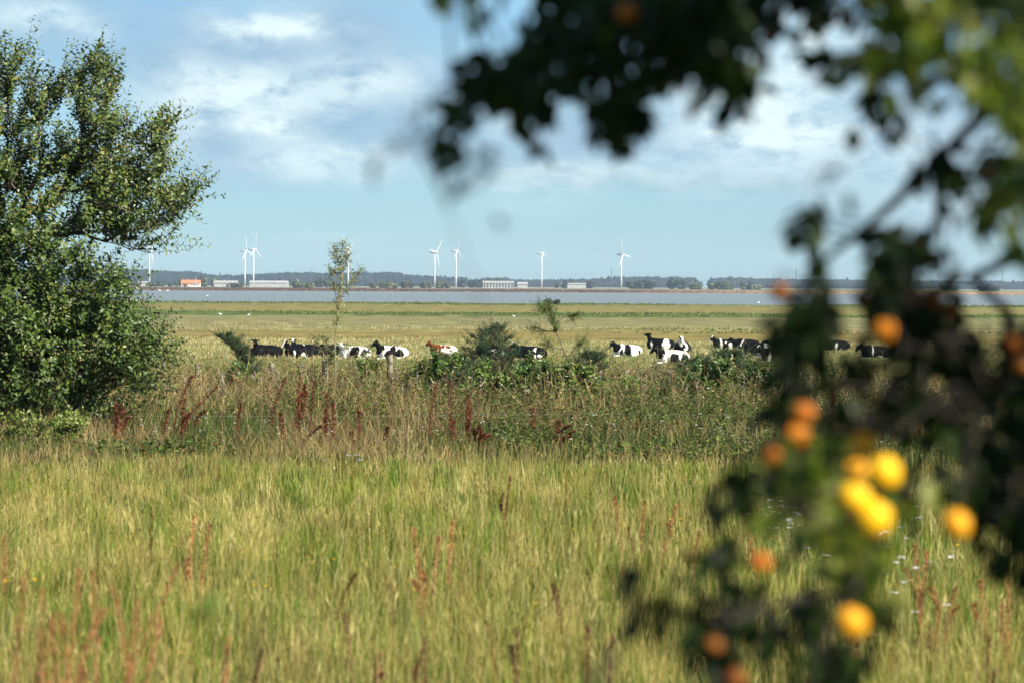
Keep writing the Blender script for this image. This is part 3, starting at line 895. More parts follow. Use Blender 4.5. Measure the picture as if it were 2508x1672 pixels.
spruce([(1825, 1060), (1832, 980), (1845, 905)], 55.5, rs, 'right spruce of the dark thicket, nearest the hanging fruit branches', 0.84, 14)
spruce([(1640, 1050), (1645, 1000), (1650, 930)], 54.5, rs, 'small spruce at the left foot of the dark thicket', 0.68, 10)
sapling('leaning_sapling', [(1465, 985), (1430, 935), (1395, 890), (1375, 845), (1358, 800), (1345, 752)], 57.0,
        [[(1358, 800, 0), (1375, 780, .1), (1392, 772, .1), (1406, 775, .2)], [(1362, 808, 0), (1345, 812, 0), (1325, 806, 0), (1312, 802, 0)], [(1390, 880, 0), (1410, 850, 0), (1425, 838, 0)], [(1380, 855, 0), (1355, 850, 0), (1335, 842, 0)], [(1350, 775, 0), (1335, 765, 0), (1325, 752, 0)]],
        rs, 'leaning bare stemmed sapling with a tuft of needles at its top', .022, .008, 52, .060, .016, np.array([[.08, .14, .045], [.11, .17, .05], [.05, .09, .035], [.24, .24, .04]]), slen=(.15, .30), nleaf=20, bark=M_BARK, leafmat=M_NEEDLE, frac=.70)

# leafy bushes at the right behind the fruit branches
PALR = np.array([[.06, .10, .024], [.085, .13, .03], [.13, .17, .04], [.05, .08, .022], [.19, .20, .045]])
def bush(poly, D, nn, ns, label, basepx, rs, pal=PALR, leafL=.07, leafW=.032, depth=.9):
    nodes = sample_poly(np.array(poly), nn, rs)
    b = P(basepx[0], basepx[1], D); b[2] = float(gz(b[0], D)) - .05
    top = P(basepx[0] + 4, basepx[1] - 60, D)
    leafy_tree('hedge_bush', b, [b, (b + top) / 2, top], nodes, D, depth, ns, rs, leafL, leafW, pal, label, 'bush', 'leafy bushes in the hedge', up=.4, slen=(.15, .32), nleaf=11, tip=.004)
bush([(1930, 920), (1990, 885), (2080, 905), (2130, 960), (2120, 1060), (1940, 1060)], 55, 70, 300, 'leafy green bush just right of the dark spruce thicket', (2030, 1060), rs)
bush([(2150, 960), (2210, 930), (2260, 960), (2290, 1060), (2150, 1065)], 54, 60, 260, 'leafy bush between the two dark gaps of the fruit branches', (2210, 1062), rs)
bush([(2330, 940), (2420, 900), (2560, 900), (2600, 1080), (2340, 1080)], 54, 90, 420, 'leafy bush at the right edge, behind the hanging fruit branches', (2450, 1075), rs)
bush([(1560, 960), (1600, 900), (1650, 905), (1660, 960), (1600, 980)], 60, 30, 60, 'thin pale bush around the dead branch', (1610, 985), rs, np.array([[.18, .15, .09], [.24, .20, .11], [.12, .13, .05]]))
bush([(-100, 1050), (60, 1035), (190, 1020), (205, 1060), (150, 1090), (-100, 1120)], 40, 70, 260, 'bright yellow green low bush at the foot of the left willow', (60, 1108), rs, np.array([[.15, .20, .035], [.20, .24, .045], [.11, .16, .03]]), .08, .04)
bush([(1000, 960), (1060, 900), (1010, 900), (960, 930), (960, 990), (1050, 1020)], 57, 50, 110, 'grey green thorny bush between the split post and the spruces', (1010, 1010), rs, np.array([[.12, .14, .06], [.20, .19, .10], [.09, .11, .045]]), .06, .016)

# brambles and nettles as bushes through the hedge
for poly, D, nn, ns, lab, bp_, pl in [
    ([(1000, 930), (1060, 865), (1120, 880), (1130, 990), (1010, 1010)], 54, 60, 300, 'bramble bush on the left side of the broad spruce', (1060, 1020), 0),
    ([(1130, 960), (1180, 900), (1230, 930), (1240, 1030), (1130, 1030)], 52, 70, 330, 'yellow green bramble between the broad spruce and the upright dark one', (1180, 1040), 1),
    ([(1230, 960), (1290, 875), (1350, 895), (1360, 1030), (1240, 1040)], 52.5, 80, 380, 'dense bramble in the middle of the hedge with reddish tips', (1300, 1045), 0),
    ([(1350, 940), (1400, 900), (1470, 930), (1480, 1020), (1370, 1040)], 52, 80, 360, 'leafy bramble at the foot of the leaning sapling', (1420, 1045), 1),
    ([(1480, 960), (1530, 930), (1580, 950), (1580, 1010), (1490, 1020)], 53, 50, 160, 'thin bramble left of the dead branch', (1530, 1025), 1),
    ([(1650, 940), (1720, 890), (1780, 900), (1800, 1030), (1680, 1040)], 52.5, 90, 420, 'dark bramble in front of the dark spruce thicket', (1730, 1050), 0),
    ([(1800, 940), (1860, 890), (1930, 900), (1950, 1030), (1820, 1040)], 53, 80, 380, 'dark bramble under the right spruce of the thicket', (1880, 1050), 0),
    ([(840, 960), (880, 900), (930, 905), (940, 990), (860, 1000)], 57, 50, 160, 'bramble left of the tallest split post', (890, 1010), 1),
    ([(690, 960), (720, 920), (770, 920), (780, 990), (700, 1000)], 57, 40, 130, 'low bramble between the two posts left of the sapling', (735, 1010), 1),
    ([(540, 950), (580, 900), (620, 910), (640, 980), (560, 990)], 57, 40, 140, 'low bramble at the foot of the leaning dark spruce', (590, 1000), 0)]:
    bush(poly, D, nn, int(ns * 1.5), lab, bp_, rs, [np.array([[.045, .08, .016], [.065, .11, .02], [.035, .06, .014], [.10, .145, .03], [.14, .11, .03]]), np.array([[.08, .12, .022], [.11, .155, .03], [.06, .09, .018], [.17, .18, .04], [.16, .14, .04]])][pl] * np.array([1.05, 1.22, 1.0]), .11, .052, .8)

# dead branch with bare twigs (behind the weeds, right of the middle)
def dead_branch(px, D, label, rs, extra):
    pts = smooth_path([P(a, b, D) for a, b in px], 12); pts[0, 2] = float(gz(pts[0, 0], D)) - .05
    wd = [chain_tubes(pts, .02, .01, 5)]
    for e in extra:
        wd.append(chain_tubes(smooth_path([P(a, b, D + rs.uniform(-.1, .1)) for a, b in e], 8), .009, .003, 4))
    base = pts[0]
    V_, F_, C_ = merge(wd)
    o_ = link('dead_branch', mesh_np('dead_branch', V_ - base, F_, None, True), M_BARK, loc=base)
    tag(o_, label, 'branch')
dead_branch([(1588, 990), (1590, 940), (1592, 898)], 56, 'upright dead branch with crooked bare twigs below the resting cows', rs,
            [[(1592, 900), (1600, 897), (1612, 891), (1628, 891)], [(1591, 905), (1575, 900), (1560, 905)], [(1590, 925), (1605, 920), (1618, 910)], [(1590, 915), (1570, 915), (1545, 925)], [(1591, 935), (1600, 950), (1610, 980)]])
dead_branch([(690, 1000), (720, 930), (760, 905), (800, 915)], 57, 'long bent dead branch crossing in front of the fence posts', rs, [[(740, 915), (720, 890), (690, 880)], [(760, 905), (700, 882), (640, 870)], [(715, 940), (660, 905), (590, 893)], [(725, 925), (760, 935), (795, 960)]])
dead_branch([(1790, 1010), (1770, 960), (1742, 915)], 53, 'pale dead stems crossing over the dark spruce thicket', rs, [[(1782, 990), (1730, 975), (1700, 1000)], [(1770, 960), (1790, 935), (1800, 905)], [(1765, 950), (1735, 935), (1700, 930)]])

# ------------------------------------------------------------------ fence posts
def fence_post(px, ytop, D, r, lean, label, flat=False):
    top = P(px, ytop, D); zb = float(gz(top[0], D)) - .1
    hgt = top[2] - zb
    bm = bmesh.new()
    k = 12
    rings = []
    zs = [0, .3, .6, .85, .95, 1.0]
    for iz, q in enumerate(zs):
        rr = r * (1.0 - .08 * q) * (1 if q < 1 else .93)
        ring = []
        for j in range(k):
            a = j / k * 2 * math.pi
            jit = 1 + .07 * math.sin(3 * a + px) + .04 * math.sin(5 * a + iz)
            ring.append(bm.verts.new((math.cos(a) * rr * jit + lean * q * hgt, math.sin(a) * rr * jit, q * hgt + (.02 * math.cos(a + px) if q > .9 else 0))))
        rings.append(ring)
    for a_, b_ in zip(rings[:-1], rings[1:]):
        for j in range(k):
            bm.faces.new((a_[j], a_[(j + 1) % k], b_[(j + 1) % k], b_[j]))
    bm.faces.new(rings[-1]); bm.faces.new(list(reversed(rings[0])))
    me_ = bpy.data.meshes.new('fence_post'); bm.to_mesh(me_); bm.free()
    o_ = link('fence_post', me_, M_POST, loc=(top[0], D, zb))
    tag(o_, label, 'fence post', 'round wooden posts of the old fence')
for a in [(400, 868, 60, .055, 0, 'grey fence post half behind the willow bush tip at the left'),
          (484, 888, 60, .062, 0, 'short fence post standing alone left of the leaning dark spruce'),
          (618, 883, 61, .050, 0.0, 'thin fence post below the black cow, left of a second post'),
          (663, 888, 59, .062, .02, 'weathered dark sided post below the cow with the white blaze'),
          (797, 880, 58, .072, 0, 'stout pale fence post just left of the thin sapling'),
          (955, 869, 58, .070, .0, 'tallest split fence post in front of the big black and white cow'),
          (1500, 965, 60, .05, .0, 'post almost buried in weeds left of the dead branch')]:
    fence_post(*a)

def wire(name, pts, r, label, cat):
    V_, F_, C_ = chain_tubes(np.array(pts), r, r, 5)
    o_ = link(name, mesh_np(name, V_, F_, None, True), M_WIRE)
    tag(o_, label, cat)
DW = 44.5
wpts = []
for xx, yy in [(-500, 1017), (100, 1018), (700, 1018), (1050, 1017), (1300, 1014), (1457, 1012), (1750, 1017), (2100, 1018), (2508, 1018), (3000, 1018)]:
    wpts.append(P(xx, yy, DW))
wire('electric_wire', wpts, .0014, 'single thin bright wire strung low across the field before the weeds', 'wire')
wire('fence_wire', [P(1100, 905, 59), P(1300, 897, 59), P(1400, 897, 59), P(1500, 900, 59)], .002, 'short length of old fence wire between the spruce tops', 'wire')
# slim stake that carries the wire
def stake(px, D, label):
    t_ = P(px, 1008, D); zb = float(gz(t_[0], D)) - .1
    root = empty('fence_stake', (t_[0], D, zb), label=label, cat='fence stake', group='slim stakes carrying the electric wire')
    V_, F_, C_ = chain_tubes(np.array([[0, 0, 0], [0, 0, (t_[2] - zb) * .5], [0.004, 0, t_[2] - zb]]), .007, .006, 6)
    link('rod', mesh_np('rod', V_, F_, None, True), M_BARK, root)
    V_, F_, C_ = chain_tubes(np.array([[-.02, -.006, t_[2] - zb - .045], [.02, -.006, t_[2] - zb - .045], [.03, -.004, t_[2] - zb - .03]]), .010, .007, 6)
    link('insulator', mesh_np('insulator', V_, F_, None, True), M_BIRD, root)
stake(1457, DW, 'slim rusty stake under the wire below the leaning sapling')
stake(135, DW, 'slim stake under the wire in front of the willow bush')

# ------------------------------------------------------------------ dock plants with rusty seed heads
def dock(px, ytop, D, lean, size, spikes, rs, label, group, pal, rstem=.006, ybot=None, mat=M_DOCK, name='dock_plant', headf=.62, rad=.035):
    t_ = P(px, ytop, D)
    x0 = t_[0] - lean; zb = float(gz(x0, D)) - .03
    base = np.array([x0, D, zb])
    hgt = t_[2] - zb
    stems, heads = [], []
    for s in range(spikes):
        if s == 0:
            tip = t_; f0 = 0.0
        else:
            f0 = rs.uniform(.25, .5)
            tip = base + np.array([lean * .8 + rs.uniform(-1, 1) * size, rs.uniform(-1, 1) * size, hgt * rs.uniform(.62, .92)])
        b0 = base + (t_ - base) * f0
        m1 = b0 * .5 + tip * .5 + np.array([-(lean) * .25 if s == 0 else rs.normal(0, .02), 0, hgt * .06 * (1 if lean else 0)])
        pts = smooth_path([b0, m1, tip], 10)
        stems.append(chain_tubes(pts, rstem * (1 if s == 0 else .7), rstem * .4, 4))
        nh = int((330 if s == 0 else 220) * (1 if hgt < 1.5 else 1.6))
        f = 1 - rs.uniform(0, 1, nh) ** 1.0 * headf
        # clustered in whorls
        f = np.clip(f + rs.normal(0, .006, nh), .02, 1)
        q = f * 8.99; i_ = q.astype(int); fr = (q - i_)[:, None]
        b = pts[i_] * (1 - fr) + pts[np.minimum(i_ + 1, 9)] * fr
        prof = (np.sin(np.clip((1 - f) / headf, 0.02, 1) * np.pi) ** .6 * .8 + .25)
        d = rand_dirs(nh, rs) * np.array([1, 1, .5]) + np.array([0, 0, .5])
        off = norm(d) * (rad * rs.uniform(.0, .8, nh) * prof)[:, None]
        C = pal[rs.randint(0, len(pal), nh)] * rs.uniform(.6, 1.4, nh)[:, None] * (.8 + .9 * hash2(np.array([px]), np.array([s]), 5)[0])
        heads.append(scatter(T_RHOMB, b + off, d, rand_dirs(nh, rs), rad * rs.uniform(.5, 1.1, nh), rad * rs.uniform(.3, .6, nh), 0, C))
    V_, F_, C_ = merge(stems)
    C_ = np.tile(pal[0] * 1.4, (len(V_), 1))
    root = link(name, mesh_np(name, V_ - base, F_, C_, True), mat, loc=base)
    tag(root, label, 'dock plant', group)
    V_, F_, C_ = merge(heads)
    link('seed_head', mesh_np('seed_head', V_ - base, F_, C_), mat, root)

PALD = np.array([[.085, .022, .014], [.11, .030, .018], [.06, .018, .012], [.15, .05, .03]])
rs = np.random.RandomState(61)
dk = [(285, 985, 47, 0, .10, 2), (302, 1000, 46.5, .03, .1, 2), (415, 1000, 48, .10, .08, 1), (452, 975, 48, .05, .08, 2), (472, 920, 50, .30, .05, 1), (530, 950, 47.5, .52, .05, 2), (698, 925, 50, .22, .06, 1),
      (686, 1010, 45, -.06, .06, 1), (735, 925, 50, .05, .09, 2), (748, 940, 48, .10, .06, 2), (772, 930, 50, .08, .05, 1), (800, 962, 46, 0, .07, 2), (816, 985, 45.5, 0, .06, 1), (786, 1045, 45, .28, .05, 1),
      (880, 1008, 45.5, .0, .05, 1), (861, 1058, 45, 0, .05, 1), (1068, 940, 50, .10, .05, 1), (1103, 930, 50, 0, .05, 1), (1145, 965, 46, 0, .12, 3), (1110, 1028, 45, 0, .04, 1), (1174, 1042, 43, -.03, .16, 5), (1371, 1030, 42.5, .08, .26, 4),
      (1452, 1100, 41, .22, .05, 1), (2040, 935, 50, 0, .07, 2), (2185, 945, 49, 0, .07, 2), (1305, 1000, 47, 0, .05, 1), (950, 1045, 46, .02, .04, 1), (590, 990, 48, .06, .05, 1)]
dk.sort(key=lambda q: q[0])
for k, (a, b, D, ln, sz, sp_) in enumerate(dk):
    D = 37.8 + (D - 41) * .5
    shape = 'bent over' if ln > .2 else ('leaning' if abs(ln) > .07 else 'upright')
    if sp_ > 2: shape = 'many spiked'
    dock(a, b, D, ln, sz, sp_, rs, '%s dark red dock stalk, %s from the left in the fence weeds' % (shape, ORD[k]), 'dark red docks along the weeds', PALD, rad=.036, headf=.85)
# nearer, out of focus dock and sorrel stalks
PALN1 = np.array([[.24, .105, .045], [.28, .135, .06], [.20, .08, .035], [.33, .18, .08]])
PALN2 = np.array([[.12, .05, .03], [.09, .04, .025], [.16, .08, .045]])
nd = [(105, 1440, 9.6, .02, .05, 2, 1), (150, 1500, 9.2, -.04, .06, 2, 1), (340, 1470, 9.8, .06, .06, 2, 1), (395, 1510, 9.4, .1, .05, 1, 1), (560, 1560, 9.9, .03, .05, 1, 1), (640, 1590, 9.6, .05, .04, 1, 2), (2090, 1560, 11, .03, .06, 2, 1), (2300, 1480, 11.5, .02, .05, 2, 1), (2400, 1420, 12, -.04, .05, 2, 1), (1500, 1560, 10.4, .02, .05, 1, 2), (930, 1600, 10, .03, .05, 2, 1),
      (195, 1395, 9.5, .05, .10, 3, 1), (228, 1400, 9.8, -.02, .08, 2, 1), (440, 1375, 10.5, .22, .04, 1, 1), (476, 1262, 14, .03, .04, 2, 1), (515, 1285, 14, .05, .04, 1, 1), (60, 1400, 9, .05, .08, 2, 1), (275, 1430, 9.2, -.1, .07, 2, 1), (10, 1310, 14, 0, .05, 1, 1),
      (1250, 1165, 20, .04, .08, 3, 0), (1012, 1290, 13, -.05, .05, 3, 1), (1110, 1275, 14, .03, .03, 1, 1), (1075, 1310, 14, .03, .03, 1, 1), (870, 1405, 13, .11, .02, 1, 0), (1537, 1290, 16, -.06, .03, 1, 0), (1580, 1225, 17, .03, .03, 1, 1), (1505, 1215, 17, -.05, .03, 1, 1),
      (1660, 1235, 17, .10, .05, 2, 1), (1712, 1300, 15, .04, .03, 1, 1), (1815, 1250, 15, -.1, .03, 1, 1), (2240, 1335, 13, -.03, .06, 3, 1), (2270, 1350, 12, .03, .05, 2, 1), (2470, 1390, 11.5, 0, .05, 2, 1), (2340, 1440, 12, .05, .05, 2, 1), (1190, 1520, 11, -.05, .03, 1, 2), (1265, 1540, 10.5, .0, .03, 2, 2),
      (1355, 1430, 11.5, -.06, .02, 1, 2), (845, 1500, 11, -.03, .03, 1, 2), (1440, 1530, 10.5, 0, .03, 1, 2), (370, 1240, 17, 0, .03, 1, 0), (1040, 1560, 10.5, 0, .04, 2, 2), (2420, 1560, 10.5, .0, .06, 2, 2), (1100, 1100, 30, 0, .02, 1, 1), (130, 1500, 9.3, .08, .05, 2, 1), (2120, 1480, 12, .05, .05, 2, 1)]
nd.sort(key=lambda q: q[0])
for k, (a, b, D, ln, sz, sp_, tp) in enumerate(nd):
    pal = (PALD, PALN1, PALN2)[tp]
    word = ('dark red', 'rusty orange', 'withered brown')[tp]
    if a < 600 and D < 12: D = D * .72
    dock(a, b, D, ln, sz, sp_, rs, '%s blurred stalk in the near grass, %s of its kind from the left' % (word, ORD[k]), 'soft focus stalks in the near grass', pal, rstem=.003, rad=(.0105 if D < 8 else .013) if tp == 1 else .012, headf=.55, name='sorrel_stalk')

#@@COWS
# ------------------------------------------------------------------ cows
def cow_material():
    m, nt, bs, out = base_mat('cow_hide')
    at = nt.nodes.new('ShaderNodeAttribute'); at.attribute_name = 'Col'
    nz = nt.nodes.new('ShaderNodeTexNoise'); nz.inputs['Scale'].default_value = 25
    mr = nt.nodes.new('ShaderNodeMapRange'); mr.inputs['To Min'].default_value = .85; mr.inputs['To Max'].default_value = 1.1
    hs = nt.nodes.new('ShaderNodeHueSaturation')
    nt.links.new(nz.outputs['Fac'], mr.inputs[0]); nt.links.new(mr.outputs[0], hs.inputs['Value'])
    nt.links.new(at.outputs['Color'], hs.inputs['Color']); nt.links.new(hs.outputs[0], bs.inputs['Base Color'])
    bs.inputs['Roughness'].default_value = .6; bs.inputs['Specular IOR Level'].default_value = .03
    return m
M_COW = cow_material()
M_TAG = noise_mat('yellow_ear_tag', (.75, .60, .05), (.8, .65, .08), 10, .5)
# unit sphere template
def usphere(nu=14, nv=9):
    V_ = [(0, 0, 1)]
    for i_ in range(1, nv):
        th = math.pi * i_ / nv
        for j in range(nu):
            ph = 2 * math.pi * j / nu
            V_.append((math.sin(th) * math.cos(ph), math.sin(th) * math.sin(ph), math.cos(th)))
    V_.append((0, 0, -1))
    F_ = []
    for j in range(nu):
        F_.append((0, 1 + j, 1 + (j + 1) % nu))
        F_.append((len(V_) - 1, 1 + (nv - 2) * nu + (j + 1) % nu, 1 + (nv - 2) * nu + j))
    for i_ in range(nv - 2):
        for j in range(nu):
            a = 1 + i_ * nu + j; b = 1 + i_ * nu + (j + 1) % nu
            F_.append((a, a + nu, b + nu)); F_.append((a, b + nu, b))
    return np.array(V_, float), np.array(F_)
US_V, US_F = usphere()

def sdf_union(chains, voxel=.03, smooth=4):
    Vs, Fs, off = [], [], 0
    for ch in chains:
        for (p0, p1) in zip(ch[:-1], ch[1:]):
            a = np.array(p0[:3]); b = np.array(p1[:3]); r0 = p0[3]; r1 = p1[3]
            s0 = np.array(p0[4]) if len(p0) > 4 else np.ones(3); s1 = np.array(p1[4]) if len(p1) > 4 else np.ones(3)
            L = np.linalg.norm(b - a); n_ = max(2, int(L / (min(r0, r1) * .3)) + 1)
            for q in np.linspace(0, 1, n_):
                Vs.append(US_V * (r0 * (1 - q) + r1 * q) * (s0 * (1 - q) + s1 * q) + a * (1 - q) + b * q)
                Fs.append(US_F + off); off += len(US_V)
    me_ = mesh_np('tmp', np.concatenate(Vs), np.concatenate(Fs))
    ob = bpy.data.objects.new('tmp', me_); COL.objects.link(ob)
    md = ob.modifiers.new('r', 'REMESH'); md.mode = 'VOXEL'; md.voxel_size = voxel; md.use_smooth_shade = True
    sm = ob.modifiers.new('s', 'SMOOTH'); sm.iterations = smooth; sm.factor = .5
    dg = bpy.context.evaluated_depsgraph_get()
    res = bpy.data.meshes.new_from_object(ob.evaluated_get(dg))
    bpy.data.objects.remove(ob); bpy.data.meshes.remove(me_)
    return res

BLACK = np.array([.0045, .0042, .0055]); WHITE = np.array([.60, .58, .53]); RED = np.array([.12, .032, .011]); PINK = np.array([.45, .26, .20])
def rotz(v, a):
    c, s = math.cos(a), math.sin(a)
    return np.array([v[0] * c - v[1] * s, v[0] * s + v[1] * c, v[2]])

def cow(name, px, ybase, heading, hyaw, hpitch, up, base_c, patches, head_c, label, dark=BLACK, scale=1.0, mirror=1, tagear=1, D=None, seed=0, legs='white', neck_white=False, down=False):
    D = D or CAMZ * FPX / (ybase - 698.5 - (px - 1254) * .0052)
    hy = R(hyaw) * .5
    n0 = np.array([.42, 0, .60]); 
    d1 = rotz(np.array([math.cos(R(50 * up)), 0, math.sin(R(50 * up))]), hy)
    n1 = n0 + d1 * .30
    d2 = rotz(np.array([math.cos(R(62 * up)), 0, math.sin(R(62 * up))]), R(hyaw) * .8)
    n2 = n1 + d2 * .22
    hf = rotz(np.array([math.cos(R(hpitch)), 0, math.sin(R(hpitch))]), R(hyaw))      # towards the muzzle
    hs_ = rotz(np.array([0, 1., 0]), R(hyaw))
    hu = np.cross(hf, hs_)
    h0 = n2 + hu * .02
    k = mirror
    S1 = (1, 1.12, 1)
    chains = [
        [(-.92, 0, .42, .24), (-.72, 0, .43, .34, (1, 1.1, 1)), (-.35, 0, .43, .405, (1, 1.15, 1)), (.0, 0, .42, .41, (1, 1.15, .98)), (.32, 0, .44, .36, (1, 1.05, 1)), (.50, 0, .46, .27)],
        [(-.88, 0, .60, .14), (-.5, 0, .72, .10), (0, 0, .73, .10), (.3, 0, .76, .11), (.42, 0, .72, .13)],          # back line
        [(-.74, .18, .64, .10), (-.60, .16, .66, .09)], [(-.74, -.18, .64, .10), (-.60, -.16, .66, .09)],              # hip bones
        [(-.62, .30 * k, .30, .25), (-.38, .42 * k, .22, .16), (-.22, .48 * k, .17, .11)],                              # thigh, near side
        [(-.22, .48 * k, .15, .10), (-.55, .54 * k, .09, .075), (-.66, .55 * k, .08, .07)], [(-.66, .55 * k, .07, .06), (-.40, .60 * k, .05, .045), (-.22, .62 * k, .045, .05)],
        [(-.62, -.28 * k, .28, .24), (-.45, -.40 * k, .15, .14)],
        [(.34, .22, .38, .20), (.34, .27, .20, .14), (.42, .28, .12, .09)], [(.42, .28, .11, .08), (.74, .27, .10, .065)], [(.74, .27, .08, .06), (.52, .30, .045, .045), (.44, .31, .04, .045)],
        [(.34, -.22, .38, .20), (.34, -.27, .20, .14), (.42, -.28, .12, .09)], [(.42, -.28, .11, .08), (.80, -.24, .11, .06)], [(.80, -.24, .07, .055), (.60, -.26, .045, .045)],
        [(.50, 0, .26, .20), (.56, 0, .42, .20), tuple(n0 + np.array([.08, 0, -.05])) + (.20,)],                        # brisket
        [(.34, 0, .62, .20), tuple(n0) + (.20, (1, .8, 1)), tuple(n1) + (.155, (1, .85, 1)), tuple(n2) + (.12,)],
        [tuple(n0 + np.array([0, 0, -.12])) + (.19, (1, .7, 1)), tuple(n1 + np.array([0.02, 0, -.09])) + (.13, (1, .7, 1)), tuple(n2 - hu * .03) + (.11,)],
        [tuple(h0 - hf * .03 + hu * .02) + (.105,), tuple(h0 + hf * .10 + hu * .0) + (.108,), tuple(h0 + hf * .22 - hu * .02) + (.088,), tuple(h0 + hf * .36 - hu * .035) + (.070,), tuple(h0 + hf * .42 - hu * .04) + (.066,)],
        [tuple(h0 + hf * .08 - hu * .08) + (.075,), tuple(h0 + hf * .34 - hu * .07) + (.05,)],
        [tuple(h0 + hu * .06 + hs_ * .09) + (.045,), tuple(h0 - hf * .03 + hu * .06 + hs_ * .17) + (.05, (.6, 1, 1)), tuple(h0 - hf * .03 + hu * .04 + hs_ * .27) + (.022,)],
        [tuple(h0 + hu * .06 - hs_ * .09) + (.045,), tuple(h0 - hf * .03 + hu * .06 - hs_ * .17) + (.05, (.6, 1, 1)), tuple(h0 - hf * .03 + hu * .04 - hs_ * .27) + (.022,)],
        [(-1.00, .0, .62, .035), (-1.08, .04 * k, .40, .028), (-1.06, .10 * k, .15, .03), (-.98, .16 * k, .06, .045)],     # tail
    ]
    me_ = sdf_union(chains, .027, 4)
    n_ = len(me_.vertices)
    co = np.zeros(n_ * 3, np.float32); me_.vertices.foreach_get('co', co); co = co.reshape(-1, 3).astype(float)
    C = np.tile(dark if base_c == 'b' else WHITE, (n_, 1)).astype(float)
    # local frame of patches: x along the body, z up (either side), slightly different on the two flanks
    nx = (fbm(co[:, 0] * 4 + seed, co[:, 2] * 4 + co[:, 1] * 1.5, 3 + seed) - .5) * .22
    nz_ = (fbm(co[:, 0] * 4 + 7 + seed, co[:, 2] * 4 - co[:, 1] * 1.2, 5 + seed) - .5) * .22
    X = co[:, 0] + nx; Z = co[:, 2] + nz_
    for (cx, cz, rx, rz, cc) in patches:
        inn = ((X - cx) / rx) ** 2 + ((Z - cz) / rz) ** 2 < 1
        C[inn] = WHITE if cc == 'w' else dark
    # legs
    leg = (co[:, 2] < .135) & ((np.abs(co[:, 1]) > .2) | (co[:, 0] > .6))
    C[leg] = WHITE if legs == 'white' else dark
    # head and neck
    rel = co - h0
    u = rel @ hf; v = rel @ hs_; w_ = rel @ hu
    tneck = (co - n0) @ d1
    isneck = (tneck > -.06) & (co[:, 0] > .30) & (co[:, 2] > .35)
    if head_c[0] in 'bwn':
        C[isneck] = WHITE if (neck_white or head_c[0] == 'w' and head_c[1:2] != 'n') else dark
    ishead = (u > -.14) & (np.linalg.norm(rel - hf * np.clip(u, 0, .5)[:, None], axis=1) < .34) & ((co - n2) @ hf > -.10)
    C[ishead] = WHITE if head_c[0] == 'w' else dark
    if 'z' in head_c:     # blaze down the face
        C[ishead & (np.abs(v) < .055 + .02 * (u < .12)) & (w_ > .0)] = WHITE
    if 't' in head_c:     # poll patch
        C[ishead & (np.abs(v) < .08) & (u < .10) & (w_ > .02)] = WHITE
    if 'm' in head_c:     # pale muzzle
        C[ishead & (u > .36)] = WHITE * .8
    nose = ishead & (u > .42); C[nose] = C[nose] * .3 + PINK * .25
    ear = ishead & (np.abs(v) > .13)
    C[ear] = dark
    if 'e' in head_c:     # dark eye patches on a white face
        C[ishead & (np.abs(v) > .06) & (u > .02) & (u < .12) & (w_ > -.02)] = dark
    a = me_.color_attributes.new('Col', 'FLOAT_COLOR', 'POINT')
    c4 = np.ones((n_, 4), np.float32); c4[:, :3] = C; a.data.foreach_set('color', c4.ravel())
    p = P(px, ybase, D)
    zb = float(gz(p[0], D)) - .09; scale *= .95
    ob = link(name, me_, M_COW, loc=(p[0], D, zb))
    ob.rotation_euler = (0, 0, R(heading)); ob.scale = (scale, scale, scale)
    tag(ob, label, 'cow', 'cows resting on the meadow')
    # yellow ear tags
    if tagear:
        for s in ((1,) if tagear == 1 else (1, -1)):
            c = h0 - hf * .0 + hu * .015 + hs_ * .19 * s
            bm = bmesh.new()
            bmesh.ops.create_cube(bm, size=1)
            for vv in bm.verts:
                q = np.array([vv.co.x * .012, vv.co.y * .05, vv.co.z * .06])
                pt_ = c + hf * (q[0] + .04) + hs_ * q[1] + hu * q[2]
                vv.co = pt_
            bmesh.ops.bevel(bm, geom=bm.edges[:], offset=.004, segments=1, affect='EDGES')
            mt = bpy.data.meshes.new('ear_tag'); bm.to_mesh(mt); bm.free()
            link('ear_tag', mt, M_TAG, ob)
    return ob

# px is the middle of the trunk
cow('cow', 628, 871, 120, 0, -60, .1, 'b', [], 'b', 'black cow lying flat at the far left, half behind the leaning spruce', scale=.80, seed=1, legs='b')
cow('cow', 648, 872, 205, 60, -10, 1.0, 'b', [], 'b', 'all black cow with its head raised high, left of the blazed heads', seed=2, legs='b', tagear=0, mirror=-1)
cow('cow', 728, 874, 205, 22, -48, .9, 'b', [(.30, .45, .05, .30, 'w'), (-.20, .18, .20, .20, 'w')], 'bz', 'black cow with a white blaze, foremost of the two touching heads', seed=3, mirror=-1)
cow('cow', 742, 870, 200, 60, -62, 1.0, 'b', [(.0, .55, .06, .4, 'w'), (-.25, .22, .28, .24, 'w'), (.38, .72, .05, .1, 'w')], 'bt', 'black cow with a white poll and a white belly patch facing the camera', seed=4, mirror=-1, tagear=2)
cow('cow', 778, 872, 12, 30, -30, .2, 'b', [], 'b', 'long black back lying left of the thin sapling', seed=5, legs='b', tagear=0)
cow('cow', 826, 868, 150, -30, -30, .3, 'b', [(.0, .6, .2, .2, 'w')], 'bt', 'cow behind the sapling stem with only its head and back showing', seed=6, scale=.85)
cow('cow', 862, 877, 170, -70, -40, .6, 'w', [(-.25, .45, .28, .40, 'b'), (-.80, .42, .14, .22, 'b')], 'w', 'white cow with black rear patches just right of the sapling', seed=7, mirror=-1)
cow('cow', 953, 877, 192, -6, -34, .95, 'w', [(.02, .28, .30, .30, 'b'), (-.14, .55, .16, .20, 'b'), (-.52, .42, .26, .27, 'b'), (-.30, .74, .22, .06, 'b'), (-.38, .72, .05, .06, 'w')], 'b', 'black and white cow in clear side view above the tallest fence post', seed=8, mirror=-1, tagear=2)
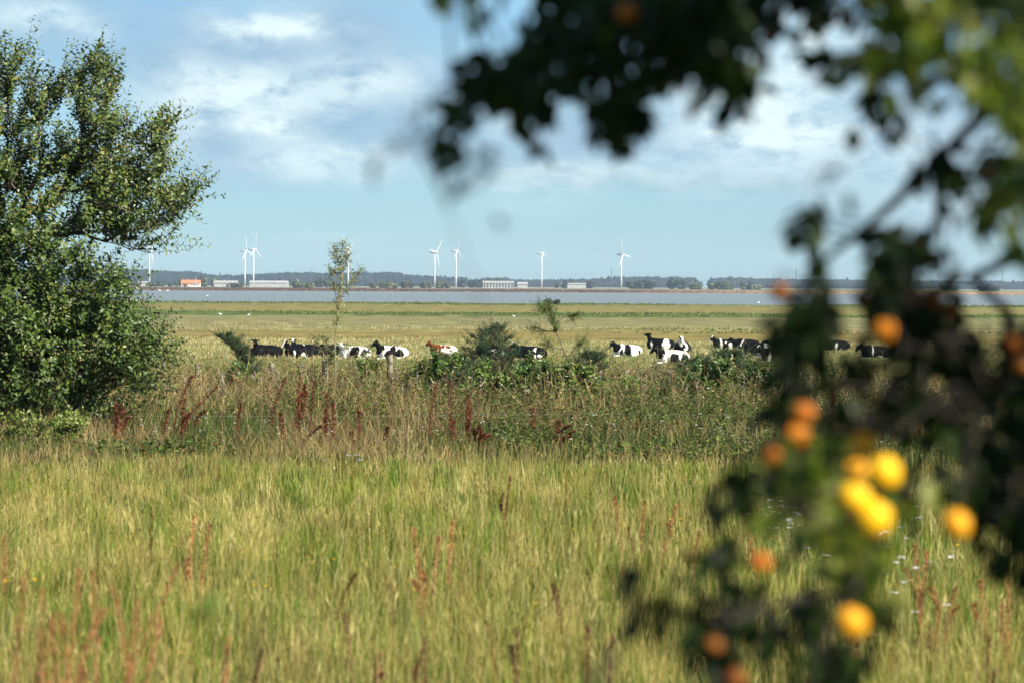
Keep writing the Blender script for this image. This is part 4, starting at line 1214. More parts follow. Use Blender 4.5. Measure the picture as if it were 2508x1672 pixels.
cow('cow', 1080, 868, 186, -4, -40, .8, 'w', [(.25, .60, .24, .34, 'b'), (-.05, .70, .16, .12, 'b'), (.02, .25, .18, .14, 'b'), (-.45, .70, .2, .07, 'b'), (-.6, .45, .08, .08, 'b')], 'bm', 'red and white cow, the only reddish one, facing left', dark=RED, seed=9, mirror=-1, scale=.88)
cow('cow', 1212, 877, 172, 10, -30, .1, 'b', [(-.15, .55, .28, .10, 'w'), (-.20, .30, .24, .17, 'w'), (-.55, .4, .12, .14, 'w')], 'b', 'black cow with white belly blotches left behind the upright spruce', seed=10, mirror=-1, tagear=0)
cow('cow', 1292, 877, 172, 30, -40, .7, 'b', [(-.48, .58, .06, .12, 'w'), (-.50, .20, .10, .12, 'w'), (-.8, .25, .12, .12, 'w')], 'bt', 'mostly black cow right behind the upright spruce tip', seed=11, mirror=-1, tagear=0)
cow('cow', 1530, 872, 190, 4, -52, .80, 'w', [(-.12, .52, .22, .36, 'b'), (.28, .28, .12, .26, 'b'), (.10, .48, .04, .05, 'b'), (.02, .60, .05, .07, 'b'), (-.85, .30, .10, .16, 'b')], 'bz', 'white cow with a black saddle, leftmost of the group right of the spruces', seed=12, mirror=-1, scale=.94)
cow('cow', 1612, 857, 172, -45, 6, 1.1, 'b', [(.42, .50, .07, .30, 'w'), (-.55, .45, .26, .45, 'w')], 'b', 'cow looking away with its black head highest of all and a white rump', seed=13, mirror=-1, tagear=1)
cow('cow', 1668, 863, 250, 60, -55, .9, 'b', [(.22, .42, .26, .42, 'w')], 'wne', 'cow with a white face turned to the camera beside the white rump', seed=14, mirror=-1, tagear=0, neck_white=False)
cow('cow', 1640, 889, 188, 4, -42, .75, 'w', [(-.20, .36, .26, .32, 'b'), (-.80, .30, .24, .26, 'b'), (-.42, .22, .12, .16, 'b')], 'b', 'nearest cow, white with black blotches, below the white rumped one', seed=15, mirror=-1, scale=.98)
cow('cow', 1772, 855, 188, 30, -45, .75, 'b', [(.24, .5, .12, .4, 'w'), (-.42, .40, .11, .34, 'w'), (-.1, .62, .12, .08, 'w')], 'btm', 'black cow with a white blaze and two white bands facing left', seed=16, mirror=-1, scale=.95)
cow('cow', 1822, 857, 186, 20, -35, .35, 'b', [(-.75, .1, .2, .1, 'w')], 'b', 'low black cow lying behind the cow with two white bands', seed=17, legs='white', mirror=-1, tagear=0)
cow('cow', 1850, 862, 172, 50, -35, .8, 'b', [(-.35, .62, .18, .12, 'w')], 'bzm', 'black cow with a white face patch among the crowded right group', seed=18, mirror=-1, scale=.95, D=165)
cow('cow', 1885, 866, 176, 35, -40, .4, 'w', [(.1, .72, .07, .04, 'b'), (-.2, .66, .08, .05, 'b'), (-.42, .7, .04, .03, 'b'), (-.55, .62, .05, .03, 'b')], 'b', 'large white cow with small black spots along its back', seed=19, mirror=-1, scale=1.08, D=160)
cow('cow', 1900, 857, 10, 0, -20, .8, 'b', [(-.4, .7, .2, .1, 'w')], 'b', 'dark cow furthest back behind the spotted white cow', seed=20, tagear=0, D=182, scale=.95)
cow('cow', 1896, 880, 184, 20, -45, .55, 'b', [(.34, .42, .10, .42, 'w'), (-.42, .16, .26, .17, 'w'), (-.62, .42, .16, .22, 'w')], 'bt', 'cow with a black flank and white legs in front of the spotted cow', seed=21, mirror=-1, D=152)
cow('cow', 1988, 857, 184, 0, -30, .3, 'b', [], 'b', 'all black cow lying low behind the drooping fruit twig', seed=22, legs='b', tagear=0)
cow('cow', 2040, 859, 172, 40, -35, .6, 'b', [(-.25, .35, .10, .26, 'w')], 'bt', 'black cow with a white flank streak just right of the low black one', seed=23, tagear=0, mirror=-1)
cow('cow', 2140, 877, 184, 20, -50, .5, 'b', [(.10, .42, .06, .4, 'w'), (-.3, .15, .14, .1, 'w')], 'bt', 'black cow with a thin white stripe below the lone orange fruit', seed=24, mirror=-1)
cow('cow', 2320, 870, 176, -20, 0, .9, 'b', [(-.05, .75, .10, .14, 'w')], 'b', 'rightmost cow, black with a white wedge on its back', seed=25, mirror=-1, tagear=0, scale=1.1)

# ------------------------------------------------------------------ small birds and stakes on the far meadow and water
def bird(px, py, D, s, label, cat, zoff=0, name='gull', heading=180):
    p = P(px, py, D); z = (float(gz(p[0], D)) if zoff == 0 else zoff)
    ch = [[(-.30, 0, .18, .05), (-.12, 0, .20, .11), (.12, 0, .20, .12), (.22, 0, .24, .08)], [(.20, 0, .24, .06), (.26, 0, .40, .04), (.28, 0, .50, .055)], [(.30, 0, .50, .035), (.40, 0, .48, .015)]]
    me_ = sdf_union(ch, .03, 1)
    ob = link(name, me_, M_BIRD, loc=(p[0], D, z)); ob.scale = (s, s, s); ob.rotation_euler = (0, 0, R(heading))
    tag(ob, label, cat, 'white birds on the meadow and water')
bird(540, 772, 352, .62, 'white gull on the meadow, left of a second gull before the green strip', 'gull')
bird(609, 775, 350, .5, 'smaller white gull on the meadow right of the first gull', 'gull', heading=0)
bird(345, 716, 1480, 1.7, 'leftmost white swan on the far water beside the willow bush', 'swan', -.12, 'swan')
bird(391, 716, 1480, 2.0, 'white swan on the far water, middle of the three', 'swan', -.12, 'swan')
bird(410, 717, 1440, 1.8, 'rightmost white swan on the far water under the orange roofed farm', 'swan', -.12, 'swan', 0)
bird(508, 730, 900, 1.0, 'white bird alone on the middle of the water, left part', 'gull', -.12, 'gull')
bird(1259, 774, 350, .5, 'white gull in the green strip behind the leaning sapling', 'gull')
bird(1858, 740, 700, .8, 'white bird on the water near the hanging fruit twigs', 'gull', -.12)
def stick(px, ytop, D, label):
    t_ = P(px, ytop, D); zb = float(gz(t_[0], D)) - .1
    V_, F_, C_ = chain_tubes(np.array([[0, 0, 0], [.02, 0, (t_[2] - zb) * .5], [0, 0, t_[2] - zb]]), .10, .08, 6)
    o_ = link('meadow_stake', mesh_np('meadow_stake', V_, F_, None, True), M_PALEBARK, loc=(t_[0], D, zb))
    tag(o_, label, 'stake', 'short pale stakes on the far meadow')
stick(475, 747, 500, 'short pale stake on the far meadow, left one of the pair')
stick(556, 745, 500, 'short pale stake on the far meadow, right one of the pair')
stick(636, 741, 560, 'thin stake right at the near edge of the water')

# ------------------------------------------------------------------ far shore: reed bank, trees, buildings
def lumps(pts, rad, hgt, C, rs, n=10, T=None, leaf=.28):
    """crowns of many small faces: pts (N,3) crown centres"""
    N = len(pts); pr = []
    for j in range(n):
        d = rand_dirs(N, rs); d[:, 1] = -np.abs(d[:, 1]) * .9
        q = pts + d * np.stack([rad, rad, hgt], 1) * rs.uniform(.55, 1.0, N)[:, None]
        pr.append(scatter(T_RHOMB, q - np.stack([rad * 0, rad * 0, hgt * leaf], 1), rand_dirs(N, rs) * .8 + np.array([0, 0, .6]), d + rs.normal(0, .4, (N, 3)), rad * rs.uniform(.7, 1.3, N) * leaf * 3, rad * leaf * 2.4, -.1, C * rs.uniform(.6, 1.3, N)[:, None], fold=-.2))
    return merge(pr)

def ball(pts, rad, hgt, C, rs):
    V_ = (US_V[None] * np.stack([rad, rad, hgt], 1)[:, None, :] * rs.uniform(.82, 1.12, (len(pts), len(US_V)))[:, :, None]) + pts[:, None, :]
    F_ = US_F[None] + (np.arange(len(pts)) * len(US_V))[:, None, None]
    return V_.reshape(-1, 3), F_.reshape(-1, 3), np.repeat(C[:, None, :], len(US_V), 1).reshape(-1, 3) * rs.uniform(.75, 1.2, len(pts) * len(US_V))[:, None]

def forest(name, prof, D, depth, rs, label, col, conif=.3, step=4.0, width=7):
    xs = np.array([p_[0] for p_ in prof], float); tops = np.array([p_[1] for p_ in prof], float)
    pr = []
    for row in range(4):
        Dr = D + depth * row / 3
        px = np.arange(xs[0], xs[-1], step) + rs.uniform(-1.5, 1.5, len(np.arange(xs[0], xs[-1], step)))
        yt = np.interp(px, xs, tops) + rs.normal(0, 1.0, len(px)) + (3 - row) * 2.0
        tp = np.array([P(a, b, Dr) for a, b in zip(px, yt)])
        H = np.maximum(tp[:, 2] - .7, 2)
        rad = np.full(len(px), width) * rs.uniform(.7, 1.3, len(px))
        cen = tp.copy(); cen[:, 2] = tp[:, 2] - H * .5
        C = np.tile(np.array(col), (len(px), 1)) * rs.uniform(.75, 1.25, len(px))[:, None]
        pr.append(ball(cen, rad, H * .5, C, rs))
        pr.append(lumps(tp - np.array([0, 0, 1]) * (H * .28)[:, None], rad, H * .28, C, rs, 7))
        # conifer spires
        ci = rs.uniform(size=len(px)) < conif
        if ci.sum():
            b = tp[ci] - np.array([0, 0, 1]) * (H[ci] * .6)[:, None]
            pr.append(tubes(b, tp[ci] + np.array([0, 0, 1.2]), rad[ci] * .55, rad[ci] * .04, 6, C[ci] * .85))
    V_, F_, C_ = merge(pr)
    o_ = link(name, mesh_np(name, V_, F_, C_), M_FARTREE)
    tag(o_, label, 'forest', kind='stuff')
rs = np.random.RandomState(71)
FC = (.012, .022, .019)
forest('forest', [(-300, 663), (270, 660), (360, 662), (440, 666), (470, 664), (500, 672), (540, 676), (600, 675), (650, 671), (720, 668), (800, 669), (900, 669), (958, 667), (1000, 675), (1050, 677), (1110, 681)], 4700, 250, rs, 'long dark wood on the horizon behind the farm and left turbines', FC)
forest('forest', [(1118, 686), (1130, 681), (1150, 687), (1180, 686), (1200, 682), (1235, 682), (1260, 687), (1300, 687), (1400, 686), (1480, 684), (1500, 680), (1600, 679), (1700, 682), (1708, 690)], 5000, 250, rs, 'lower blue wood on the horizon behind the middle turbines', FC, conif=.5)
forest('forest', [(1742, 684), (1760, 681), (1850, 683), (1950, 686), (2050, 686), (2200, 689), (2400, 691), (2800, 693)], 5000, 250, rs, 'level conifer wood on the horizon at the right', FC, conif=.7)

def far_tree(px, ytop, ybase, w, D, col, rs, label, name='tree'):
    tp = P(px, ytop, D); bs_ = P(px, ybase, D)
    zb = float(gz(tp[0], D)); H = tp[2] - zb; wm_ = w / FPX * D
    base = np.array([tp[0], D, zb])
    root = empty(name, base, label=label, cat='tree' if name == 'tree' else 'bush', group='trees and bushes beyond the water')
    col = [c_ * .62 for c_ in col]
    nb = max(3, int(wm_ / 3))
    pts = np.stack([tp[0] + rs.uniform(-.38, .38, nb) * wm_, D + rs.uniform(-.3, .3, nb) * wm_, zb + H * rs.uniform(.45, .68, nb)], 1)
    rad = np.full(nb, wm_ * .24) * rs.uniform(.7, 1.2, nb); hg = np.full(nb, H * .32) * rs.uniform(.8, 1.05, nb)
    C = np.tile(np.array(col), (nb, 1)) * rs.uniform(.75, 1.2, nb)[:, None]
    cr = merge([ball(pts, rad * .85, hg * .9, C, rs), lumps(pts, rad, hg, C, rs, 24, leaf=.25), ball(pts * np.array([1, 1, 0]) + np.array([0, 0, zb + H * .25]), rad * .8, np.full(nb, H * .27), C * .9, rs)])
    tr = tubes(base[None], (base + np.array([0, 0, H * .5]))[None], np.array([wm_ * .03]), np.array([wm_ * .02]), 6)
    put_parts(root, base, [('trunk', tr, M_BARK, True), ('crown', cr, M_FARTREE, False)])
ft = [(330, 690, 700, 34, 2900, (.13, .14, .09)), (390, 685, 700, 26, 2900, (.055, .08, .05)), (372, 690, 702, 24, 2600, (.12, .13, .07)), (415, 690, 702, 22, 2700, (.06, .085, .05)), (437, 688, 700, 20, 2900, (.07, .09, .05)), (505, 677, 700, 34, 2950, (.12, .12, .055)), (480, 678, 700, 26, 3000, (.08, .10, .05)), (530, 678, 700, 24, 2950, (.10, .12, .06)), (450, 676, 700, 30, 3100, (.10, .11, .06)),
      (580, 694, 706, 34, 2300, (.10, .11, .06)), (726, 683, 692, 12, 3000, (.22, .23, .20)), (740, 694, 706, 56, 2250, (.14, .15, .07)), (780, 682, 700, 34, 2900, (.07, .09, .05)), (810, 686, 702, 30, 2800, (.08, .10, .05)), (912, 690, 703, 24, 2600, (.10, .11, .06)), (940, 688, 703, 30, 2500, (.08, .10, .05)), (957, 692, 708, 44, 2200, (.18, .19, .10)), (1000, 688, 702, 34, 2600, (.09, .10, .06)), (1040, 689, 702, 36, 2600, (.10, .11, .06)), (1085, 690, 703, 40, 2550, (.11, .12, .06)),
      (1128, 680, 700, 26, 3400, (.04, .065, .04)), (1165, 684, 700, 36, 3300, (.05, .07, .045)), (1220, 680, 700, 40, 3400, (.045, .07, .04)), (1395, 684, 702, 36, 3300, (.05, .07, .045)), (1440, 686, 703, 30, 3300, (.055, .075, .045)), (1375, 690, 704, 30, 3000, (.05, .07, .045)), (1570, 690, 704, 60, 2900, (.045, .07, .04)), (1660, 683, 704, 46, 3000, (.04, .06, .04)), (1700, 692, 706, 40, 2700, (.10, .12, .07)), (1760, 692, 708, 50, 2700, (.13, .15, .08)), (1830, 693, 708, 40, 2650, (.15, .17, .09)), (1860, 695, 709, 30, 2600, (.18, .19, .09)), (1790, 695, 708, 44, 2650, (.12, .14, .08)), (2020, 700, 712, 26, 2500, (.18, .19, .08)), (2420, 700, 712, 50, 2700, (.05, .07, .045)), (2330, 699, 711, 44, 2750, (.05, .07, .045))]
ft.sort(key=lambda q: q[0])
for k, (a, b, c, w, D, col) in enumerate(ft):
    bushy = (c - b) < 12.5 or w > 2.4 * (c - b)
    kind_w = 'pale olive' if col[0] > .12 else ('dull green' if col[0] > .075 else 'dark')
    far_tree(a, b, c, w, D, col, rs, '%s %s, %s from the left in the row beyond the water' % (kind_w, 'bush' if bushy else 'tree', ORD[k]), 'bush' if bushy else 'tree')

# reeds on the far bank
N = 16000
xx = rs.uniform(-620, 640, N); yy = rs.choice([1648, 1665, 1690, 1720, 1760, 1830, 1930], N, p=[.3, .22, .14, .1, .08, .08, .08]) + rs.normal(0, 5, N)
tan = np.clip((xx - 60) / 120, 0, 1)[:, None] * (yy < 1700)[:, None]
C = np.where((yy < 1700)[:, None], np.array([[.105, .065, .052]]) * (1 - tan) + np.array([[.34, .22, .12]]) * tan, np.array([[.15, .16, .085]])) * rs.uniform(.75, 1.2, N)[:, None]
hgt = np.where(yy < 1700, 1.25, .7) * (.6 + .8 * fbm(xx * .02, yy * .02, 12)) * rs.uniform(.8, 1.15, N) * (1 - .35 * tan[:, 0])
base = np.stack([xx, yy, np.where(yy < 1660, .0, .55)], 1)
V_, F_, C_ = scatter(T_BLADE, base, np.stack([rs.normal(0, .2, N), rs.normal(0, .2, N), np.ones(N)], 1), np.tile(np.array([[0, -1., .1]]), (N, 1)), hgt, rs.uniform(.9, 1.8, N), 0, C)
o = link('reed_vegetation', mesh_np('reed_vegetation', V_, F_, C_), M_FARTREE); tag(o, 'brown and tan reeds lining the far bank of the water', 'reeds', kind='stuff')

# turbines
def prism_loft(sections):
    """sections: list of (n,3) rings"""
    k = len(sections[0]); V_ = np.concatenate(sections); F_ = []
    for i_ in range(len(sections) - 1):
        for j in range(k):
            a = i_ * k + j; b = i_ * k + (j + 1) % k
            F_ += [(a, b, b + k), (a, b + k, a + k)]
    c0 = len(V_); V_ = np.concatenate([V_, [sections[0].mean(0)], [sections[-1].mean(0)]])
    for j in range(k):
        F_.append((c0, (j + 1) % k, j)); F_.append((c0 + 1, (len(sections) - 1) * k + j, (len(sections) - 1) * k + (j + 1) % k))
    return V_, np.array(F_)

def turbine(px, yhub, D, blen_px, yaw, rot, label):
    hubp = P(px, yhub, D); zb = float(gz(hubp[0], D))
    H = hubp[2] - zb; BL = blen_px / FPX * D
    base = np.array([hubp[0], D, zb])
    root = empty('wind_turbine', base, label=label, cat='wind turbine', group='wind turbines beyond the water')
    r_b, r_t = H * .024, H * .014
    ang = np.arange(16) / 16 * 2 * np.pi
    ring = np.stack([np.cos(ang), np.sin(ang), 0 * ang], 1)
    secs = [ring * (r_b * (1 - q) + r_t * q) + np.array([0, 0, H * q]) for q in (0, .3, .6, 1.0)]
    V_, F_ = prism_loft(secs); link('tower', mesh_np('tower', V_, F_, None, True), M_TURB, root)
    ya = R(yaw)
    h = np.array([math.cos(ya), math.sin(ya), 0]); n_ = np.array([-math.sin(ya), math.cos(ya), 0]); up = np.array([0, 0, 1.])
    NL = H * .15
    # nacelle: rounded box tapering to the back
    secs = []
    for q, s in ((-.25, .55), (-.15, .9), (.2, 1), (.75, .95), (1.0, .55)):
        c = n_ * NL * q + up * H * 1.005
        secs.append(np.array([c + h * math.copysign(abs(math.cos(a)) ** .5, math.cos(a)) * NL * .17 * s + up * math.copysign(abs(math.sin(a)) ** .5, math.sin(a)) * NL * .19 * s for a in ang]))
    V_, F_ = prism_loft(secs); link('nacelle', mesh_np('nacelle', V_, F_, None, False), M_TURB, root)
    hc = -n_ * NL * .42 + up * H * 1.005
    secs = [np.array([hc + n_ * NL * q + h * math.cos(a) * NL * s + up * math.sin(a) * NL * s for a in ang]) for q, s in ((-.16, .01), (-.10, .07), (0, .11), (.15, .13))]
    V_, F_ = prism_loft(secs); link('hub', mesh_np('hub', V_, F_, None, True), M_TURB, root)
    for b in range(3):
        a = R(rot + 120 * b)
        d = h * math.sin(a) + up * math.cos(a); t_ = h * math.cos(a) - up * math.sin(a)
        secs = []
        for q, c, th, tw in ((.0, .045, .045, 0), (.05, .045, .045, .3), (.18, .105, .035, .5), (.45, .075, .022, .25), (.8, .045, .012, .1), (1.0, .015, .006, 0)):
            cd = t_ * math.cos(tw) + n_ * math.sin(tw); nd_ = n_ * math.cos(tw) - t_ * math.sin(tw)
            cen = hc + d * BL * q - n_ * BL * .03 * q * q
            secs.append(np.array([cen + cd * (math.cos(g) * c * BL * .45 + .15 * c * BL) + nd_ * math.sin(g) * th * BL * .5 for g in np.arange(10) / 10 * 2 * np.pi]))
        V_, F_ = prism_loft(secs); link('blade', mesh_np('blade', V_, F_, None, True), M_TURB, root)
turbine(366, 609, 3600, 40, 66, 170, 'wind turbine partly hidden by the willow branch tips')
turbine(600, 615, 3900, 38, 66, -12, 'left wind turbine of the close pair over the long barn')
turbine(621, 611, 3700, 41, 70, 2, 'right wind turbine of the close pair over the long barn')
turbine(853, 610, 4200, 24, 60, 40, 'faint wind turbine seen behind the thin sapling')
turbine(1065, 619, 3100, 40, 63, 40, 'bright white wind turbine left of the middle with a drooping blade')
turbine(1117, 615, 3900, 36, 72, 4, 'slender wind turbine just right of the bright white one')
turbine(1327, 621, 3900, 26, 70, -6, 'greyest wind turbine, standing alone right of the middle')
turbine(1522, 624, 3000, 43, 62, -22, 'brightest wind turbine, rightmost, with all three blades showing')

def mast(px, ytop, D, label):
    t_ = P(px, ytop, D); zb = float(gz(t_[0], D)); H = t_[2] - zb
    V_, F_, C_ = chain_tubes(np.array([[0, 0, 0], [0, 0, H * .5], [0, 0, H]]), .9, .4, 6)
    o_ = link('mast', mesh_np('mast', V_, F_, None, True), M_DARK, loc=(t_[0], D, zb)); tag(o_, label, 'mast', 'thin masts on the horizon')
mast(349, 650, 4500, 'thin mast just left of the turbine by the willow')
mast(761, 657, 4600, 'short thin mast on the wood left of the sapling')
mast(1498, 657, 4500, 'thin mast just left of the brightest turbine')
mast(1950, 655, 4600, 'tall thin mast behind the hanging fruit twigs')
mast(2455, 660, 4600, 'faint thin mast near the right edge')

# buildings
def box(bm, x0, x1, y0, y1, z0, z1):
    v = [bm.verts.new(c) for c in ((x0, y0, z0), (x1, y0, z0), (x1, y1, z0), (x0, y1, z0), (x0, y0, z1), (x1, y0, z1), (x1, y1, z1), (x0, y1, z1))]
    for f in ((3, 2, 1, 0), (4, 5, 6, 7), (0, 1, 5, 4), (1, 2, 6, 5), (2, 3, 7, 6), (3, 0, 4, 7)):
        bm.faces.new([v[i_] for i_ in f])

def building(name, xl, xr, ybase, yeave, yridge, D, dep, wallm, roofm, label, wins=(), doors=(), chim=(), rot=0, gable_windows=False):
    L = (xr - xl) / FPX * D; c = P((xl + xr) / 2, ybase, D)
    zb = float(gz(c[0], D)) - .1
    eave = P((xl + xr) / 2, yeave, D)[2] - zb; ridge = P((xl + xr) / 2, yridge, D)[2] - zb
    root = empty(name, (c[0], D, zb), label=label, cat='building', group='farm buildings beyond the water'); root.rotation_euler = (0, 0, R(rot))
    bm = bmesh.new()
    h = L / 2
    pts = [(-h, 0, 0), (h, 0, 0), (h, dep, 0), (-h, dep, 0), (-h, 0, eave), (h, 0, eave), (h, dep, eave), (-h, dep, eave), (-h, dep / 2, ridge - .15), (h, dep / 2, ridge - .15)]
    v = [bm.verts.new(p_) for p_ in pts]
    for f in ((0, 1, 5, 4), (1, 2, 6, 9, 5), (2, 3, 7, 6), (3, 0, 4, 8, 7)):
        bm.faces.new([v[i_] for i_ in f])
    me_ = bpy.data.meshes.new('wall'); bm.to_mesh(me_); bm.free(); link('wall', me_, wallm, root)
    bm = bmesh.new(); o_ = .5; t_ = .25
    sl_ = (ridge - eave) / (dep / 2)
    for sgn in (0, 1):
        ye = -o_ if sgn == 0 else dep + o_; ze = eave - o_ * sl_ + .05
        a = [(-h - o_, ye, ze), (h + o_, ye, ze), (h + o_, dep / 2, ridge), (-h - o_, dep / 2, ridge)]
        lo = [bm.verts.new(p_) for p_ in a]; hi = [bm.verts.new((p_[0], p_[1], p_[2] + t_)) for p_ in a]
        bm.faces.new(hi); bm.faces.new(list(reversed(lo)))
        for j in (0, 1, 3):
            bm.faces.new((lo[j], lo[(j + 1) % 4], hi[(j + 1) % 4], hi[j]))
    me_ = bpy.data.meshes.new('roof'); bm.to_mesh(me_); bm.free(); rf = link('roof', me_, roofm, root)
    for (f, w, z0, z1) in wins:
        bm = bmesh.new(); xc = -h + L * f; box(bm, xc - w / 2, xc + w / 2, -.04, .03, eave * z0, eave * z1)
        me_ = bpy.data.meshes.new('window'); bm.to_mesh(me_); bm.free(); link('window', me_, M_DARK, root)
    for (f, w, z1) in doors:
        bm = bmesh.new(); xc = -h + L * f; box(bm, xc - w / 2, xc + w / 2, -.06, .03, 0.05, eave * z1)
        me_ = bpy.data.meshes.new('door'); bm.to_mesh(me_); bm.free(); link('door', me_, M_DARK, root)
    for f in chim:
        bm = bmesh.new(); xc = -h + L * f; box(bm, xc - .5, xc + .5, dep / 2 - .5, dep / 2 + .5, ridge - .4, ridge + 1.2)
        me_ = bpy.data.meshes.new('chimney'); bm.to_mesh(me_); bm.free(); link('chimney', me_, M_BRICK, rf)
    return root
building('farmhouse', 444, 489, 700, 694.5, 686.5, 2550, 8, M_WALL, M_ROOF, 'white farmhouse with a bright orange tiled roof', wins=((.58, 1.0, .4, .75), (.72, 1.0, .4, .75), (.86, 1.0, .4, .75)), doors=((.2, 1.4, .8),), chim=(.3, .7))
building('brick_annex', 446, 460, 701, 694.0, 689, 2535, 5, M_BRICK, M_ROOF, 'small dark brick building against the left end of the orange roofed farm', doors=((.5, 2, .7),))
building('barn', 524, 580, 699.5, 693.5, 688, 2700, 14, M_BARN, M_BARNROOF, 'pale barn with a shallow roof between the orange roof and the turbine pair', doors=((.6, 3, .7),))
building('barn', 611, 704, 699.5, 693, 688.5, 2650, 16, M_BARN, M_BARN, 'long low pale barn with no windows, right of the turbine pair', doors=())
building('barn', 1183, 1258, 698.5, 693.5, 689, 2900, 14, M_BARN, M_BARNROOF, 'grey cattle barn with evenly spaced dark bays left of the lone grey turbine', wins=tuple((.05 + .1 * k, 1.4, .15, .85) for k in range(10)))
building('shed', 1268, 1292, 700, 697, 691.5, 2800, 16, M_BARN, M_BARNROOF, 'small pale gabled shed beside the grey cattle barn', rot=0)
building('barn', 334, 360, 699, 693, 689.5, 2900, 12, M_BARN, M_BARNROOF, 'small pale barn left of the turbine by the willow', doors=((.3, 3, .7),))
building('barn', 1375, 1435, 700, 696.5, 694, 3100, 12, M_BARN, M_BARNROOF, 'very low grey shed under the dark trees right of the lone turbine')
# flagpole by the farm
t_ = P(481, 678, 2530); zb = float(gz(t_[0], 2530))
V_, F_, C_ = chain_tubes(np.array([[0, 0, 0], [0, 0, (t_[2] - zb) / 2], [0, 0, t_[2] - zb]]), .22, .14, 6)
o = link('flagpole', mesh_np('flagpole', V_, F_, None, True), M_TURB, loc=(t_[0], 2530, zb)); tag(o, 'white flagpole in front of the orange roof', 'flagpole')
# dark clump on the near shore
bb = P(1350, 752, 570); bb[2] = float(gz(bb[0], 570))
bpts = bb + rs.normal(0, 1, (16, 3)) * np.array([1.1, .6, .1]) + np.array([0, 0, .35])
V_, F_, C_ = lumps(bpts, np.full(16, .6), np.full(16, .5), np.tile(np.array([.05, .045, .04]), (16, 1)), rs, 20)
o = link('shore_bush', mesh_np('shore_bush', V_ - bb, F_, C_), M_FARTREE, loc=bb); tag(o, 'dark bush alone at the water edge behind the leaning sapling', 'bush')

